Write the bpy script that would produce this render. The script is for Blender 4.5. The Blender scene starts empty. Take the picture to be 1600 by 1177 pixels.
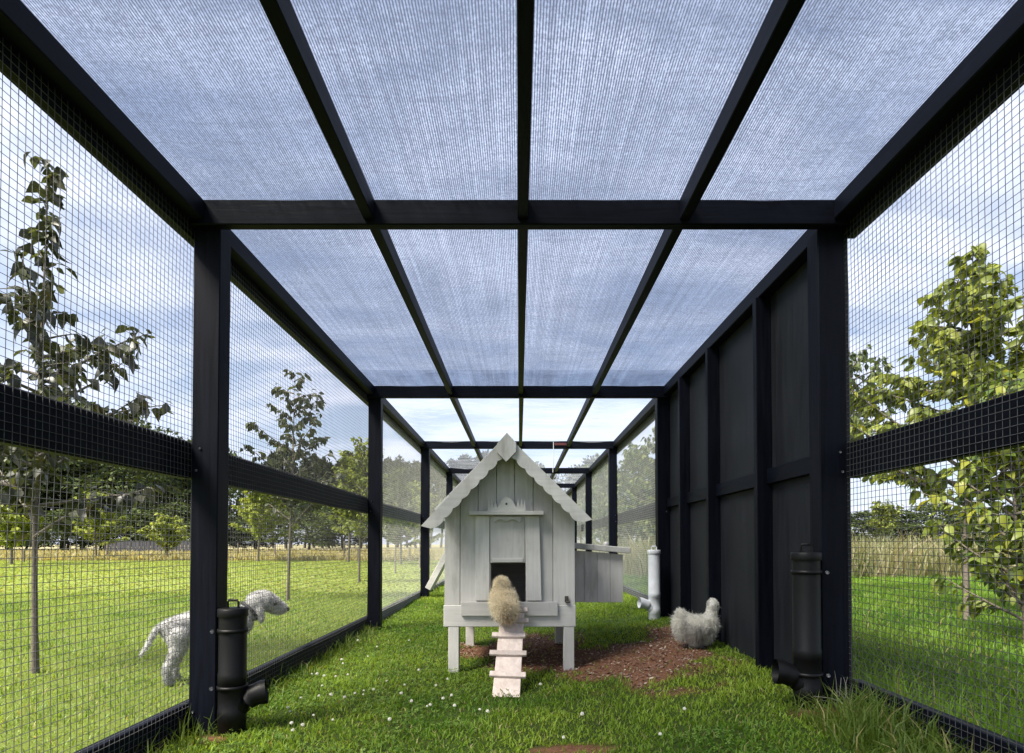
import bpy, bmesh, math, random
import numpy as np
from mathutils import Matrix, Vector, Euler, noise as mnoise

random.seed(7)
rng = np.random.default_rng(7)
S = bpy.context.scene
COL = S.collection
R = math.radians

# ------------------------------------------------------------------ camera, sky, sun, exposure
CAM_H = 0.81
FPX, VX, VY = 900.0, 811.0, 850.0          # focal length and vanishing point in photo pixels
TILT = 1.2
cam_d = bpy.data.cameras.new('camera')
cam = bpy.data.objects.new('camera', cam_d)
COL.objects.link(cam)
cam.location = (0, 0, CAM_H)
cam.rotation_euler = (R(90 + TILT), 0, 0)
cam_d.sensor_width = 36.0
cam_d.lens = FPX / 1600 * 36.0
cam_d.shift_x = -(VX - 800) / 1600
cam_d.shift_y = (VY - 588.5 - FPX * math.tan(R(TILT))) / 1600
cam_d.clip_start = 0.05
cam_d.clip_end = 2000
S.camera = cam

SUN_EL, SUN_AZ = 53.0, -126.0                # azimuth measured from +Y towards +X
world = bpy.data.worlds.new('World')
S.world = world
world.use_nodes = True
wn = world.node_tree
wn.nodes.clear()
def WN(t, **k):
    n = wn.nodes.new(t)
    for a, b in k.items():
        setattr(n, a, b)
    return n
w_out = WN('ShaderNodeOutputWorld')
w_bg = WN('ShaderNodeBackground')
w_bg.inputs['Strength'].default_value = 0.072
sky = WN('ShaderNodeTexSky', sky_type='NISHITA')
sky.sun_disc = False
sky.sun_elevation = R(SUN_EL)
sky.sun_rotation = R(SUN_AZ)
sky.air_density = 1.0
sky.dust_density = 1.5
sky.ozone_density = 2.0
tc = WN('ShaderNodeTexCoord')
sep = WN('ShaderNodeSeparateXYZ')
wn.links.new(tc.outputs['Generated'], sep.inputs[0])
zc = WN('ShaderNodeMath', operation='MAXIMUM'); zc.inputs[1].default_value = 0.0
wn.links.new(sep.outputs['Z'], zc.inputs[0])
za = WN('ShaderNodeMath', operation='ADD'); za.inputs[1].default_value = 0.22
wn.links.new(zc.outputs[0], za.inputs[0])
dx = WN('ShaderNodeMath', operation='DIVIDE'); dy = WN('ShaderNodeMath', operation='DIVIDE')
wn.links.new(sep.outputs['X'], dx.inputs[0]); wn.links.new(za.outputs[0], dx.inputs[1])
wn.links.new(sep.outputs['Y'], dy.inputs[0]); wn.links.new(za.outputs[0], dy.inputs[1])
cmb = WN('ShaderNodeCombineXYZ')
wn.links.new(dx.outputs[0], cmb.inputs[0]); wn.links.new(dy.outputs[0], cmb.inputs[1])
mp = WN('ShaderNodeMapping'); mp.inputs['Scale'].default_value = (0.9, 1.7, 1); mp.inputs['Rotation'].default_value = (0, 0, R(25))
wn.links.new(cmb.outputs[0], mp.inputs[0])
cn = WN('ShaderNodeTexNoise'); cn.inputs['Scale'].default_value = 1.7; cn.inputs['Detail'].default_value = 7; cn.inputs['Roughness'].default_value = 0.58; cn.inputs['Distortion'].default_value = 0.35
wn.links.new(mp.outputs[0], cn.inputs['Vector'])
cr = WN('ShaderNodeValToRGB')
cr.color_ramp.elements[0].position = 0.39; cr.color_ramp.elements[0].color = (0.34, 0.34, 0.34, 1)
cr.color_ramp.elements[1].position = 0.585; cr.color_ramp.elements[1].color = (0.95, 0.95, 0.95, 1)
wn.links.new(cn.outputs['Fac'], cr.inputs[0])
cmix = WN('ShaderNodeMix', data_type='RGBA')
cmix.inputs[7].default_value = (5.7, 6.1, 7.4, 1)     # lit thin cloud
wn.links.new(cr.outputs[0], cmix.inputs[0])
wn.links.new(sky.outputs[0], cmix.inputs[6])
wn.links.new(cmix.outputs[2], w_bg.inputs['Color'])
wn.links.new(w_bg.outputs[0], w_out.inputs[0])

sun_d = bpy.data.lights.new('sun', 'SUN')
sun_d.energy = 4.8
sun_d.angle = R(22)
sun_d.color = (1.0, 0.93, 0.80)
sun = bpy.data.objects.new('sun', sun_d)
COL.objects.link(sun)
sd = Vector((math.sin(R(SUN_AZ)) * math.cos(R(SUN_EL)), math.cos(R(SUN_AZ)) * math.cos(R(SUN_EL)), math.sin(R(SUN_EL))))
sun.rotation_euler = sd.to_track_quat('Z', 'Y').to_euler()
sun.location = (20, 10, 20)

S.view_settings.view_transform = 'Standard'
S.view_settings.look = 'None'
S.view_settings.exposure = 1.38
S.view_settings.gamma = 1.0
S.view_settings.use_curve_mapping = False
S.render.engine = 'CYCLES'
S.cycles.max_bounces = 8
S.cycles.transparent_max_bounces = 24
S.cycles.use_denoising = True

# ------------------------------------------------------------------ helpers
def px(x, y, d):                            # photo pixel at distance d -> world
    return Vector(((x - VX) * d / FPX, d, CAM_H + (VY - y) * d / FPX))

def tag(o, label=None, cat=None, group=None, kind=None):
    if label: o['label'] = label
    if cat: o['category'] = cat
    if group: o['group'] = group
    if kind: o['kind'] = kind
    return o

def wmat(o):
    return o.matrix_basis.copy() if o.parent is None else wmat(o.parent) @ o.matrix_parent_inverse @ o.matrix_basis

def link(o, parent=None):
    COL.objects.link(o)
    if parent is not None:
        o.parent = parent
        o.matrix_parent_inverse = wmat(parent).inverted()
    return o

def empty(name, loc, label, cat, group=None):
    o = bpy.data.objects.new(name, None)
    o.location = loc
    o.empty_display_size = 0.1
    COL.objects.link(o)
    return tag(o, label, cat, group)

def obj(name, me, mat, parent=None, smooth=False):
    if mat is not None and len(me.materials) == 0:
        me.materials.append(mat)
    if smooth:
        me.polygons.foreach_set('use_smooth', np.ones(len(me.polygons), dtype=bool))
    o = bpy.data.objects.new(name, me)
    return link(o, parent)

def np_mesh(name, V, F, col=None):
    """V (n,3), F (m,k) all same k, optional per-vertex colours (n,3)."""
    me = bpy.data.meshes.new(name)
    V = np.ascontiguousarray(V, dtype=np.float32); F = np.ascontiguousarray(F, dtype=np.int32)
    n, m, k = len(V), len(F), F.shape[1]
    me.vertices.add(n); me.vertices.foreach_set('co', V.ravel())
    me.loops.add(m * k); me.loops.foreach_set('vertex_index', F.ravel())
    me.polygons.add(m)
    me.polygons.foreach_set('loop_start', np.arange(0, m * k, k, dtype=np.int32))
    me.polygons.foreach_set('loop_total', np.full(m, k, dtype=np.int32))
    me.update(calc_edges=True)
    if col is not None:
        a = me.color_attributes.new('tint', 'FLOAT_COLOR', 'POINT')
        c = np.ones((n, 4), dtype=np.float32); c[:, :3] = col
        a.data.foreach_set('color', c.ravel())
    return me

def bm_mesh(name, bm):
    me = bpy.data.meshes.new(name)
    bmesh.ops.recalc_face_normals(bm, faces=bm.faces)
    bm.to_mesh(me); bm.free()
    return me

def box_bm(bm, x0, x1, y0, y1, z0, z1, bev=0.003, M=None):
    r = bmesh.ops.create_cube(bm, size=1.0)
    vs = r['verts']
    for v in vs:
        v.co = Vector((x0 + (v.co.x + .5) * (x1 - x0), y0 + (v.co.y + .5) * (y1 - y0), z0 + (v.co.z + .5) * (z1 - z0)))
        if M is not None:
            v.co = M @ v.co
    if bev > 0:
        es = list({e for v in vs for e in v.link_edges})
        bmesh.ops.bevel(bm, geom=es, offset=bev, segments=1, affect='EDGES', profile=0.5)

def box(name, b, mat, parent=None, bev=0.003, M=None):
    bm = bmesh.new()
    box_bm(bm, *b, bev=bev, M=M)
    return obj(name, bm_mesh(name, bm), mat, parent)

def prism(name, pts, y0, y1, mat, parent=None, bev=0.0):
    """polygon in x,z extruded along y"""
    bm = bmesh.new()
    a = [bm.verts.new((p[0], y0, p[1])) for p in pts]
    b = [bm.verts.new((p[0], y1, p[1])) for p in pts]
    bm.faces.new(a); bm.faces.new(b[::-1])
    n = len(pts)
    for i in range(n):
        bm.faces.new((a[i], b[i], b[(i + 1) % n], a[(i + 1) % n]))
    bmesh.ops.recalc_face_normals(bm, faces=bm.faces)
    if bev > 0:
        bmesh.ops.bevel(bm, geom=[e for e in bm.edges], offset=bev, segments=1, affect='EDGES')
    return obj(name, bm_mesh(name, bm), mat, parent)

def frames(P):
    P = [Vector(p) for p in P]
    out = []
    for i, p in enumerate(P):
        t = (P[min(i + 1, len(P) - 1)] - P[max(i - 1, 0)])
        if t.length < 1e-9: t = Vector((0, 0, 1))
        t.normalize()
        a = Vector((1, 0, 0)) if abs(t.x) < 0.8 else Vector((0, 1, 0))
        u = t.cross(a).normalized(); v = t.cross(u).normalized()
        out.append((p, u, v))
    return out

def tube_arrays(P, rad, n=6):
    fr = frames(P)
    V = []
    for (p, u, v), r in zip(fr, rad):
        for k in range(n):
            a = 2 * math.pi * k / n
            V.append(p + u * (r * math.cos(a)) + v * (r * math.sin(a)))
    F = []
    for i in range(len(P) - 1):
        for k in range(n):
            F.append((i * n + k, i * n + (k + 1) % n, (i + 1) * n + (k + 1) % n, (i + 1) * n + k))
    return np.array([tuple(q) for q in V]), np.array(F)

class Tubes:
    def __init__(s): s.V = []; s.F = []; s.n = 0
    def add(s, P, rad, n=6):
        if not hasattr(rad, '__len__'): rad = [rad] * len(P)
        V, F = tube_arrays(P, rad, n)
        s.V.append(V); s.F.append(F + s.n); s.n += len(V)
    def mesh(s, name): return np_mesh(name, np.concatenate(s.V), np.concatenate(s.F))

def lathe(bm, prof, n=24, M=None):
    rings = []
    for r, z in prof:
        ring = []
        for k in range(n):
            a = 2 * math.pi * k / n
            c = Vector((r * math.cos(a), r * math.sin(a), z))
            ring.append(bm.verts.new(M @ c if M is not None else c))
        rings.append(ring)
    for i in range(len(rings) - 1):
        for k in range(n):
            bm.faces.new((rings[i][k], rings[i][(k + 1) % n], rings[i + 1][(k + 1) % n], rings[i + 1][k]))
    return rings

# ------------------------------------------------------------------ materials
def new_mat(name):
    m = bpy.data.materials.new(name); m.use_nodes = True
    nt = m.node_tree; nt.nodes.clear()
    out = nt.nodes.new('ShaderNodeOutputMaterial')
    def N(t, inp=None, **k):
        n = nt.nodes.new(t)
        for a, b in k.items(): setattr(n, a, b)
        if inp:
            for a, b in inp.items(): n.inputs[a].default_value = b
        return n
    return m, nt, out, N

def ramp(N, stops):
    r = N('ShaderNodeValToRGB')
    e = r.color_ramp.elements
    while len(e) < len(stops): e.new(0.5)
    for i, (p, c) in enumerate(stops):
        e[i].position = p; e[i].color = (c[0], c[1], c[2], 1) if hasattr(c, '__len__') else (c, c, c, 1)
    return r

def timber(name, c0, c1, axis, rough=0.6, grain=1.0, bump=0.25, knots=0.0, spec=0.4, stain=0.0):
    m, nt, out, N = new_mat(name)
    L = nt.links.new
    t = N('ShaderNodeTexCoord'); oi = N('ShaderNodeObjectInfo')
    mpn = N('ShaderNodeMapping')
    sc = [38, 38, 38]; sc['xyz'.index(axis)] = 2.2
    mpn.inputs['Scale'].default_value = sc
    L(t.outputs['Object'], mpn.inputs[0])
    off = N('ShaderNodeVectorMath', operation='MULTIPLY_ADD')
    cx = N('ShaderNodeCombineXYZ')
    for i in range(3): L(oi.outputs['Random'], cx.inputs[i])
    off.inputs[1].default_value = (97, 53, 71)
    L(cx.outputs[0], off.inputs[0]); L(mpn.outputs[0], off.inputs[2])
    n1 = N('ShaderNodeTexNoise', {'Scale': 1.0, 'Detail': 6.0, 'Roughness': 0.65, 'Distortion': 0.6})
    L(off.outputs[0], n1.inputs['Vector'])
    n2 = N('ShaderNodeTexNoise', {'Scale': 2.3, 'Detail': 4.0, 'Roughness': 0.6})
    L(t.outputs['Object'], n2.inputs['Vector'])
    r1 = ramp(N, [(0.3, c0), (0.7, c1)])
    L(n1.outputs['Fac'], r1.inputs[0])
    hv = N('ShaderNodeHueSaturation')
    mr = N('ShaderNodeMapRange', {3: 0.82, 4: 1.12})
    L(oi.outputs['Random'], mr.inputs[0])
    mm = N('ShaderNodeMath', operation='MULTIPLY')
    mr2 = N('ShaderNodeMapRange', {1: 0.3, 2: 0.7, 3: 0.86, 4: 1.1})
    L(n2.outputs['Fac'], mr2.inputs[0])
    L(mr.outputs[0], mm.inputs[0]); L(mr2.outputs[0], mm.inputs[1])
    L(mm.outputs[0], hv.inputs['Value']); L(r1.outputs[0], hv.inputs['Color'])
    b = N('ShaderNodeBsdfPrincipled', {'Roughness': rough, 'Specular IOR Level': spec})
    last = hv.outputs[0]
    if knots > 0:
        vo = N('ShaderNodeTexVoronoi', {'Scale': 1.0})
        mk = N('ShaderNodeMapping'); s2 = [9, 9, 9]; s2['xyz'.index(axis)] = 3.2; mk.inputs['Scale'].default_value = s2
        L(t.outputs['Object'], mk.inputs[0]); L(mk.outputs[0], vo.inputs['Vector'])
        rk = ramp(N, [(0.03, knots), (0.10, 0.0)])
        L(vo.outputs['Distance'], rk.inputs[0])
        mx = N('ShaderNodeMix', data_type='RGBA'); mx.inputs[7].default_value = (c0[0] * .25, c0[1] * .22, c0[2] * .2, 1)
        L(rk.outputs[0], mx.inputs[0]); L(last, mx.inputs[6]); last = mx.outputs[2]
    if stain > 0:
        ns = N('ShaderNodeTexNoise', {'Scale': 1.0, 'Detail': 7.0, 'Roughness': 0.7}); ms = N('ShaderNodeMapping'); s3 = [7, 7, 7]; s3[2] = 2.0; ms.inputs['Scale'].default_value = s3
        L(t.outputs['Object'], ms.inputs[0]); L(ms.outputs[0], ns.inputs['Vector'])
        rs = ramp(N, [(0.52, 0.0), (0.75, stain)]); L(ns.outputs['Fac'], rs.inputs[0])
        mx3 = N('ShaderNodeMix', data_type='RGBA'); mx3.inputs[7].default_value = (.20, .19, .14, 1)
        L(rs.outputs[0], mx3.inputs[0]); L(last, mx3.inputs[6]); last = mx3.outputs[2]
    L(last, b.inputs['Base Color'])
    rr = N('ShaderNodeMapRange', {3: rough - 0.12, 4: rough + 0.15})
    L(n1.outputs['Fac'], rr.inputs[0]); L(rr.outputs[0], b.inputs['Roughness'])
    bp = N('ShaderNodeBump', {'Strength': bump, 'Distance': 0.002})
    L(n1.outputs['Fac'], bp.inputs['Height']); L(bp.outputs[0], b.inputs['Normal'])
    L(b.outputs[0], out.inputs[0])
    return m

BLK = {a: timber('black_stained_timber_' + a, (0.002, 0.0025, 0.005), (0.006, 0.0075, 0.015), a, 0.5, bump=0.5, spec=0.09) for a in 'xyz'}
PLY = timber('black_plywood', (0.010, 0.011, 0.014), (0.022, 0.024, 0.030), 'z', 0.55, bump=0.2, spec=.13)
WHT = {a: timber('grey_white_paint_' + a, (0.51, 0.495, 0.475), (0.635, 0.615, 0.59), a, 0.62, bump=0.3, knots=0.5, stain=0.55) for a in 'xyz'}
RAMPM = timber('pale_pink_timber', (0.50, 0.41, 0.36), (0.72, 0.62, 0.56), 'z', 0.7, bump=0.4)
STAKE = timber('weathered_stake', (0.10, 0.08, 0.06), (0.22, 0.18, 0.14), 'z', 0.8)

def simple(name, c, rough=0.5, metal=0.0, noise=0.0, nscale=30, bump=0.0):
    m, nt, out, N = new_mat(name); L = nt.links.new
    b = N('ShaderNodeBsdfPrincipled', {'Base Color': (*c, 1), 'Roughness': rough, 'Metallic': metal})
    if noise > 0 or bump > 0:
        t = N('ShaderNodeTexCoord')
        n = N('ShaderNodeTexNoise', {'Scale': nscale, 'Detail': 5.0, 'Roughness': 0.6})
        L(t.outputs['Object'], n.inputs['Vector'])
        r = ramp(N, [(0.3, tuple(v * (1 - noise) for v in c)), (0.7, tuple(min(1, v * (1 + noise)) for v in c))])
        L(n.outputs['Fac'], r.inputs[0]); L(r.outputs[0], b.inputs['Base Color'])
        if bump > 0:
            bp = N('ShaderNodeBump', {'Strength': bump, 'Distance': 0.003})
            L(n.outputs['Fac'], bp.inputs['Height']); L(bp.outputs[0], b.inputs['Normal'])
    L(b.outputs[0], out.inputs[0])
    return m

WIRE = simple('galvanised_wire', (0.085, 0.085, 0.09), 0.55, 0.2, 0.25, 60)
WIRE_PALE = simple('pale_netting_wire', (0.62, 0.62, 0.60), 0.6, 0.0, 0.2, 40)
BPLAST = simple('black_plastic', (0.003, 0.003, 0.0035), 0.5, 0, 0.3, 25)
WPLAST = simple('white_plastic', (0.66, 0.67, 0.70), 0.4, 0, 0.12, 12)
for n_ in BPLAST.node_tree.nodes:
    if n_.type == 'BSDF_PRINCIPLED': n_.inputs['Specular IOR Level'].default_value = 0.25
BOLT = simple('zinc_bolt', (0.35, 0.35, 0.36), 0.4, 0.8)
DARK = simple('dark_glossy', (0.01, 0.009, 0.008), 0.25)
REDT = simple('red_tape', (0.10, 0.02, 0.02), 0.7, 0, 0.3, 40)
CORD = simple('white_cord', (0.6, 0.6, 0.6), 0.7)
COLLAR = simple('collar_webbing', (0.02, 0.02, 0.025), 0.7)
SKIN = simple('horn_grey', (0.10, 0.09, 0.09), 0.6)
BARK = simple('young_bark', (0.13, 0.11, 0.09), 0.85, 0, 0.45, 60, 0.5)
PBARK = simple('old_bark', (0.07, 0.06, 0.05), 0.9, 0, 0.4, 3)
TWIG = simple('dry_twig', (0.16, 0.15, 0.14), 0.9, 0, 0.4, 80)

def foliage(name, tr=0.4, rough=0.45, gain=1.0, spec=0.3):
    m, nt, out, N = new_mat(name); L = nt.links.new
    a = N('ShaderNodeAttribute', attribute_name='tint')
    b = N('ShaderNodeBsdfPrincipled', {'Roughness': rough, 'Specular IOR Level': spec})
    L(a.outputs['Color'], b.inputs['Base Color'])
    g = N('ShaderNodeMix', data_type='RGBA', blend_type='MULTIPLY'); g.inputs[0].default_value = 1; g.inputs[7].default_value = (1.25 * gain, 1.15 * gain, 0.55 * gain, 1)
    L(a.outputs['Color'], g.inputs[6])
    t = N('ShaderNodeBsdfTranslucent'); L(g.outputs[2], t.inputs[0])
    mx = N('ShaderNodeMixShader', {0: tr}); L(b.outputs[0], mx.inputs[1]); L(t.outputs[0], mx.inputs[2])
    L(mx.outputs[0], out.inputs[0])
    return m
LEAF = foliage('leaf', 0.42)
GRASS = foliage('grass_blade', 0.45, 0.5, 1.1)
FAR = foliage('far_foliage', 0.2, 0.7)
FLUFF = foliage('fluff', 0.45, 0.9, 1.0, 0.0)
FLUFF.node_tree.nodes  # soft down
for n_ in FLUFF.node_tree.nodes:
    if n_.type == 'MIX': n_.inputs[7].default_value = (1, 1, 1, 1)

def leaf_single(name, c, trl=.42):
    m, nt, out, N = new_mat(name); L = nt.links.new
    oi = N('ShaderNodeObjectInfo')
    r = ramp(N, [(0.0, tuple(v * 0.7 for v in c)), (0.55, c), (1.0, (c[0] * 1.9, c[1] * 1.55, c[2] * 1.1))])
    L(oi.outputs['Random'], r.inputs[0])
    t0 = N('ShaderNodeTexCoord'); nz = N('ShaderNodeTexNoise', {'Scale': 45.0, 'Detail': 3.0}); L(t0.outputs['Object'], nz.inputs['Vector'])
    mr = N('ShaderNodeMapRange', {3: 0.75, 4: 1.25}); L(nz.outputs['Fac'], mr.inputs[0])
    hv = N('ShaderNodeHueSaturation'); L(r.outputs[0], hv.inputs['Color']); L(mr.outputs[0], hv.inputs['Value'])
    b = N('ShaderNodeBsdfPrincipled', {'Roughness': 0.4, 'Specular IOR Level': 0.35}); L(hv.outputs[0], b.inputs['Base Color'])
    t = N('ShaderNodeBsdfTranslucent')
    g = N('ShaderNodeMix', data_type='RGBA', blend_type='MULTIPLY'); g.inputs[0].default_value = 1; g.inputs[7].default_value = (1.3, 1.2, 0.5, 1)
    L(hv.outputs[0], g.inputs[6]); L(g.outputs[2], t.inputs[0])
    mx = N('ShaderNodeMixShader', {0: trl}); L(b.outputs[0], mx.inputs[1]); L(t.outputs[0], mx.inputs[2])
    L(mx.outputs[0], out.inputs[0])
    return m
LEAF_A = leaf_single('pear_leaf_dark', (0.036, 0.042, 0.032), .22)
LEAF_B = leaf_single('pear_leaf_yellow', (0.165, 0.205, 0.035))

def shade_cloth(lo=0.0, hi=0.66):
    m, nt, out, N = new_mat('shade_cloth_knit'); L = nt.links.new
    t = N('ShaderNodeTexCoord'); sp = N('ShaderNodeSeparateXYZ'); L(t.outputs['Object'], sp.inputs[0])
    wob = N('ShaderNodeTexNoise', {'Scale': 1.0, 'Detail': 2.0}); mpw = N('ShaderNodeMapping'); mpw.inputs['Scale'].default_value = (9, 1.2, 1)
    L(t.outputs['Object'], mpw.inputs[0]); L(mpw.outputs[0], wob.inputs['Vector'])
    a1 = N('ShaderNodeMath', operation='MULTIPLY_ADD'); a1.inputs[1].default_value = 2 * math.pi / 0.0085
    wm = N('ShaderNodeMath', operation='MULTIPLY'); wm.inputs[1].default_value = 9.0
    L(wob.outputs['Fac'], wm.inputs[0]); L(sp.outputs[0], a1.inputs[0]); L(wm.outputs[0], a1.inputs[2])
    sn = N('ShaderNodeMath', operation='SINE'); L(a1.outputs[0], sn.inputs[0])
    st = N('ShaderNodeMapRange', {1: -0.45, 2: 0.15, 3: 0.0, 4: 1.0}); L(sn.outputs[0], st.inputs[0])
    # uneven thread tension: streaks along the cloth and a fine cross weave
    mpa = N('ShaderNodeMapping'); mpa.inputs['Scale'].default_value = (55, 0.7, 1); L(t.outputs['Object'], mpa.inputs[0])
    n1 = N('ShaderNodeTexNoise', {'Scale': 1.0, 'Detail': 4.0, 'Roughness': 0.7}); L(mpa.outputs[0], n1.inputs['Vector'])
    mpb = N('ShaderNodeMapping'); mpb.inputs['Scale'].default_value = (140, 95, 1); L(t.outputs['Object'], mpb.inputs[0])
    n2 = N('ShaderNodeTexNoise', {'Scale': 1.0, 'Detail': 2.0}); L(mpb.outputs[0], n2.inputs['Vector'])
    s1 = N('ShaderNodeMapRange', {1: 0.3, 2: 0.7, 3: -0.16, 4: 0.16}); L(n1.outputs['Fac'], s1.inputs[0])
    s2 = N('ShaderNodeMapRange', {1: 0.25, 2: 0.75, 3: -0.30, 4: 0.30}); L(n2.outputs['Fac'], s2.inputs[0])
    ad = N('ShaderNodeMath', operation='ADD'); L(s1.outputs[0], ad.inputs[0]); L(s2.outputs[0], ad.inputs[1])
    mpc = N('ShaderNodeMapping'); mpc.inputs['Scale'].default_value = (1.3, 16, 1); mpc.inputs['Rotation'].default_value = (0, 0, R(4)); L(t.outputs['Object'], mpc.inputs[0])
    n3 = N('ShaderNodeTexNoise', {'Scale': 1.0, 'Detail': 3.0, 'Distortion': 0.5}); L(mpc.outputs[0], n3.inputs['Vector'])
    r3 = ramp(N, [(0.47, 0.0), (0.5, 0.13), (0.53, 0.0)]); L(n3.outputs['Fac'], r3.inputs[0])
    n4 = N('ShaderNodeTexNoise', {'Scale': 1.6, 'Detail': 5.0, 'Roughness': 0.65}); L(t.outputs['Object'], n4.inputs['Vector'])
    s4 = N('ShaderNodeMapRange', {1: 0.3, 2: 0.7, 3: -0.10, 4: 0.12}); L(n4.outputs['Fac'], s4.inputs[0])
    ad3 = N('ShaderNodeMath', operation='ADD'); L(ad.outputs[0], ad3.inputs[0]); L(s4.outputs[0], ad3.inputs[1]); ad = ad3
    ad2 = N('ShaderNodeMath', operation='SUBTRACT'); L(ad.outputs[0], ad2.inputs[0]); L(r3.outputs[0], ad2.inputs[1]); ad = ad2
    base = N('ShaderNodeMapRange', {3: lo, 4: hi}); L(st.outputs[0], base.inputs[0])
    tr = N('ShaderNodeMath', operation='ADD', use_clamp=True); L(base.outputs[0], tr.inputs[0]); L(ad.outputs[0], tr.inputs[1])
    tp = N('ShaderNodeBsdfTransparent', {0: (0.88, 0.93, 1.0, 1)})
    tl = N('ShaderNodeBsdfTranslucent', {0: (0.075, 0.092, 0.14, 1)})
    df = N('ShaderNodeBsdfDiffuse', {0: (0.06, 0.07, 0.10, 1)})
    m1 = N('ShaderNodeMixShader', {0: 0.35}); L(tl.outputs[0], m1.inputs[1]); L(df.outputs[0], m1.inputs[2])
    m2 = N('ShaderNodeMixShader'); L(tr.outputs[0], m2.inputs[0]); L(m1.outputs[0], m2.inputs[1]); L(tp.outputs[0], m2.inputs[2])
    L(m2.outputs[0], out.inputs[0])
    return m
CLOTH = shade_cloth()
CLOTH_EDGE = shade_cloth(.42, .95)

def pale_net():
    m, nt, out, N = new_mat('pale_bird_net'); L = nt.links.new
    t = N('ShaderNodeTexCoord')
    mpa = N('ShaderNodeMapping'); mpa.inputs['Scale'].default_value = (0.7, 9, 1); L(t.outputs['Object'], mpa.inputs[0])
    n1 = N('ShaderNodeTexNoise', {'Scale': 1.0, 'Detail': 5.0, 'Roughness': 0.7, 'Distortion': 0.4}); L(mpa.outputs[0], n1.inputs['Vector'])
    r = ramp(N, [(0.46, 0.80), (0.5, 0.45), (0.53, 0.80)]); L(n1.outputs['Fac'], r.inputs[0])
    tp = N('ShaderNodeBsdfTransparent', {0: (.86, .91, .97, 1)}); tl = N('ShaderNodeBsdfTranslucent', {0: (0.30, 0.32, 0.36, 1)})
    m2 = N('ShaderNodeMixShader'); L(r.outputs[0], m2.inputs[0]); L(tl.outputs[0], m2.inputs[1]); L(tp.outputs[0], m2.inputs[2])
    L(m2.outputs[0], out.inputs[0])
    return m
NET = pale_net()

# ------------------------------------------------------------------ ground
def sstep(a, b, x):
    t = np.clip((np.asarray(x, dtype=float) - a) / (b - a), 0, 1)
    return t * t * (3 - 2 * t)

def vnoise(x, y, f, seed=0):
    """cheap smooth value noise, vectorised"""
    x = np.asarray(x, float) * f + seed * 17.3; y = np.asarray(y, float) * f - seed * 9.1
    xi, yi = np.floor(x), np.floor(y); xf, yf = x - xi, y - yi
    def h(a, b):
        s = np.sin(a * 127.1 + b * 311.7 + seed * 7.7) * 43758.5453
        return s - np.floor(s)
    u = xf * xf * (3 - 2 * xf); v = yf * yf * (3 - 2 * yf)
    return (h(xi, yi) * (1 - u) + h(xi + 1, yi) * u) * (1 - v) + (h(xi, yi + 1) * (1 - u) + h(xi + 1, yi + 1) * u) * v

def fbm(x, y, f, seed=0, o=4):
    s = 0; a = 0.5
    for i in range(o):
        s = s + a * vnoise(x, y, f * 2 ** i, seed + i); a *= 0.5
    return s / (1 - 0.5 ** o)

def gz(x, y):
    x = np.asarray(x, float); y = np.asarray(y, float)
    h = 0.12 * sstep(0.15, 1.25, x) * (1 - sstep(8, 20, x)) * (1 - sstep(20, 40, y))
    h = h + 0.05 * sstep(4, 8, y) * (1 - sstep(18, 40, y))
    h = h + (fbm(x, y, 2.2, 3) - 0.5) * 0.035 * (1 - sstep(10, 30, np.hypot(x, y)))
    return h
def gz1(x, y): return float(gz(x, y))

DIRT = [(0.08, 4.35, 0.55, 0.75), (0.80, 3.60, 0.52, 0.68), (0.42, 3.95, 0.5, 0.55), (-1.27, 2.40, 0.09, 0.06), (0.22, 2.27, 0.17, 0.055), (1.25, 2.36, 0.15, 0.09), (1.15, 4.3, .2, .6)]
def dirt(x, y):
    x = np.asarray(x, float); y = np.asarray(y, float)
    m = np.zeros_like(x)
    for cx, cy, rx, ry in DIRT:
        m = np.maximum(m, 1.25 - np.hypot((x - cx) / rx, (y - cy) / ry))
    return sstep(0.15, 0.55, m + (fbm(x, y, 5, 11) - 0.5) * 1.5) * sstep(0.02, 0.2, m)

def axis_pts(a, b, step, lo, hi, g=1.13):
    p = list(np.arange(a, b + 1e-6, step))
    s = step; q = p[-1]
    while q < hi: s *= g; q += s; p.append(q)
    s = step; q = p[0]
    while q > lo: s *= g; q -= s; p.insert(0, q)
    return np.array(p)
xs = axis_pts(-1.7, 1.7, 0.045, -420, 420); ys = axis_pts(2.0, 6.2, 0.045, -120, 620)
GX, GY = np.meshgrid(xs, ys)
GV = np.stack([GX, GY, gz(GX, GY)], -1).reshape(-1, 3)
nx, ny = len(xs), len(ys)
ii, jj = np.meshgrid(np.arange(nx - 1), np.arange(ny - 1))
a0 = (jj * nx + ii).ravel()
GF = np.stack([a0, a0 + 1, a0 + nx + 1, a0 + nx], -1)
dm = dirt(GV[:, 0], GV[:, 1])
dry = sstep(26, 28, GV[:, 1] + 3 * (fbm(GV[:, 0], GV[:, 1], 0.15, 5) - .5)) * (GV[:, 0] < 3) + sstep(11, 13, GV[:, 1]) * (GV[:, 0] >= 3)
thick = (1 - sstep(7, 11, GV[:, 1])) * (1 - sstep(6, 9, np.abs(GV[:, 0]))) * np.where(GV[:, 0] < -1.42, .45, 1)
gcol = np.stack([dm, np.clip(dry, 0, 1), thick], -1)

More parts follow.
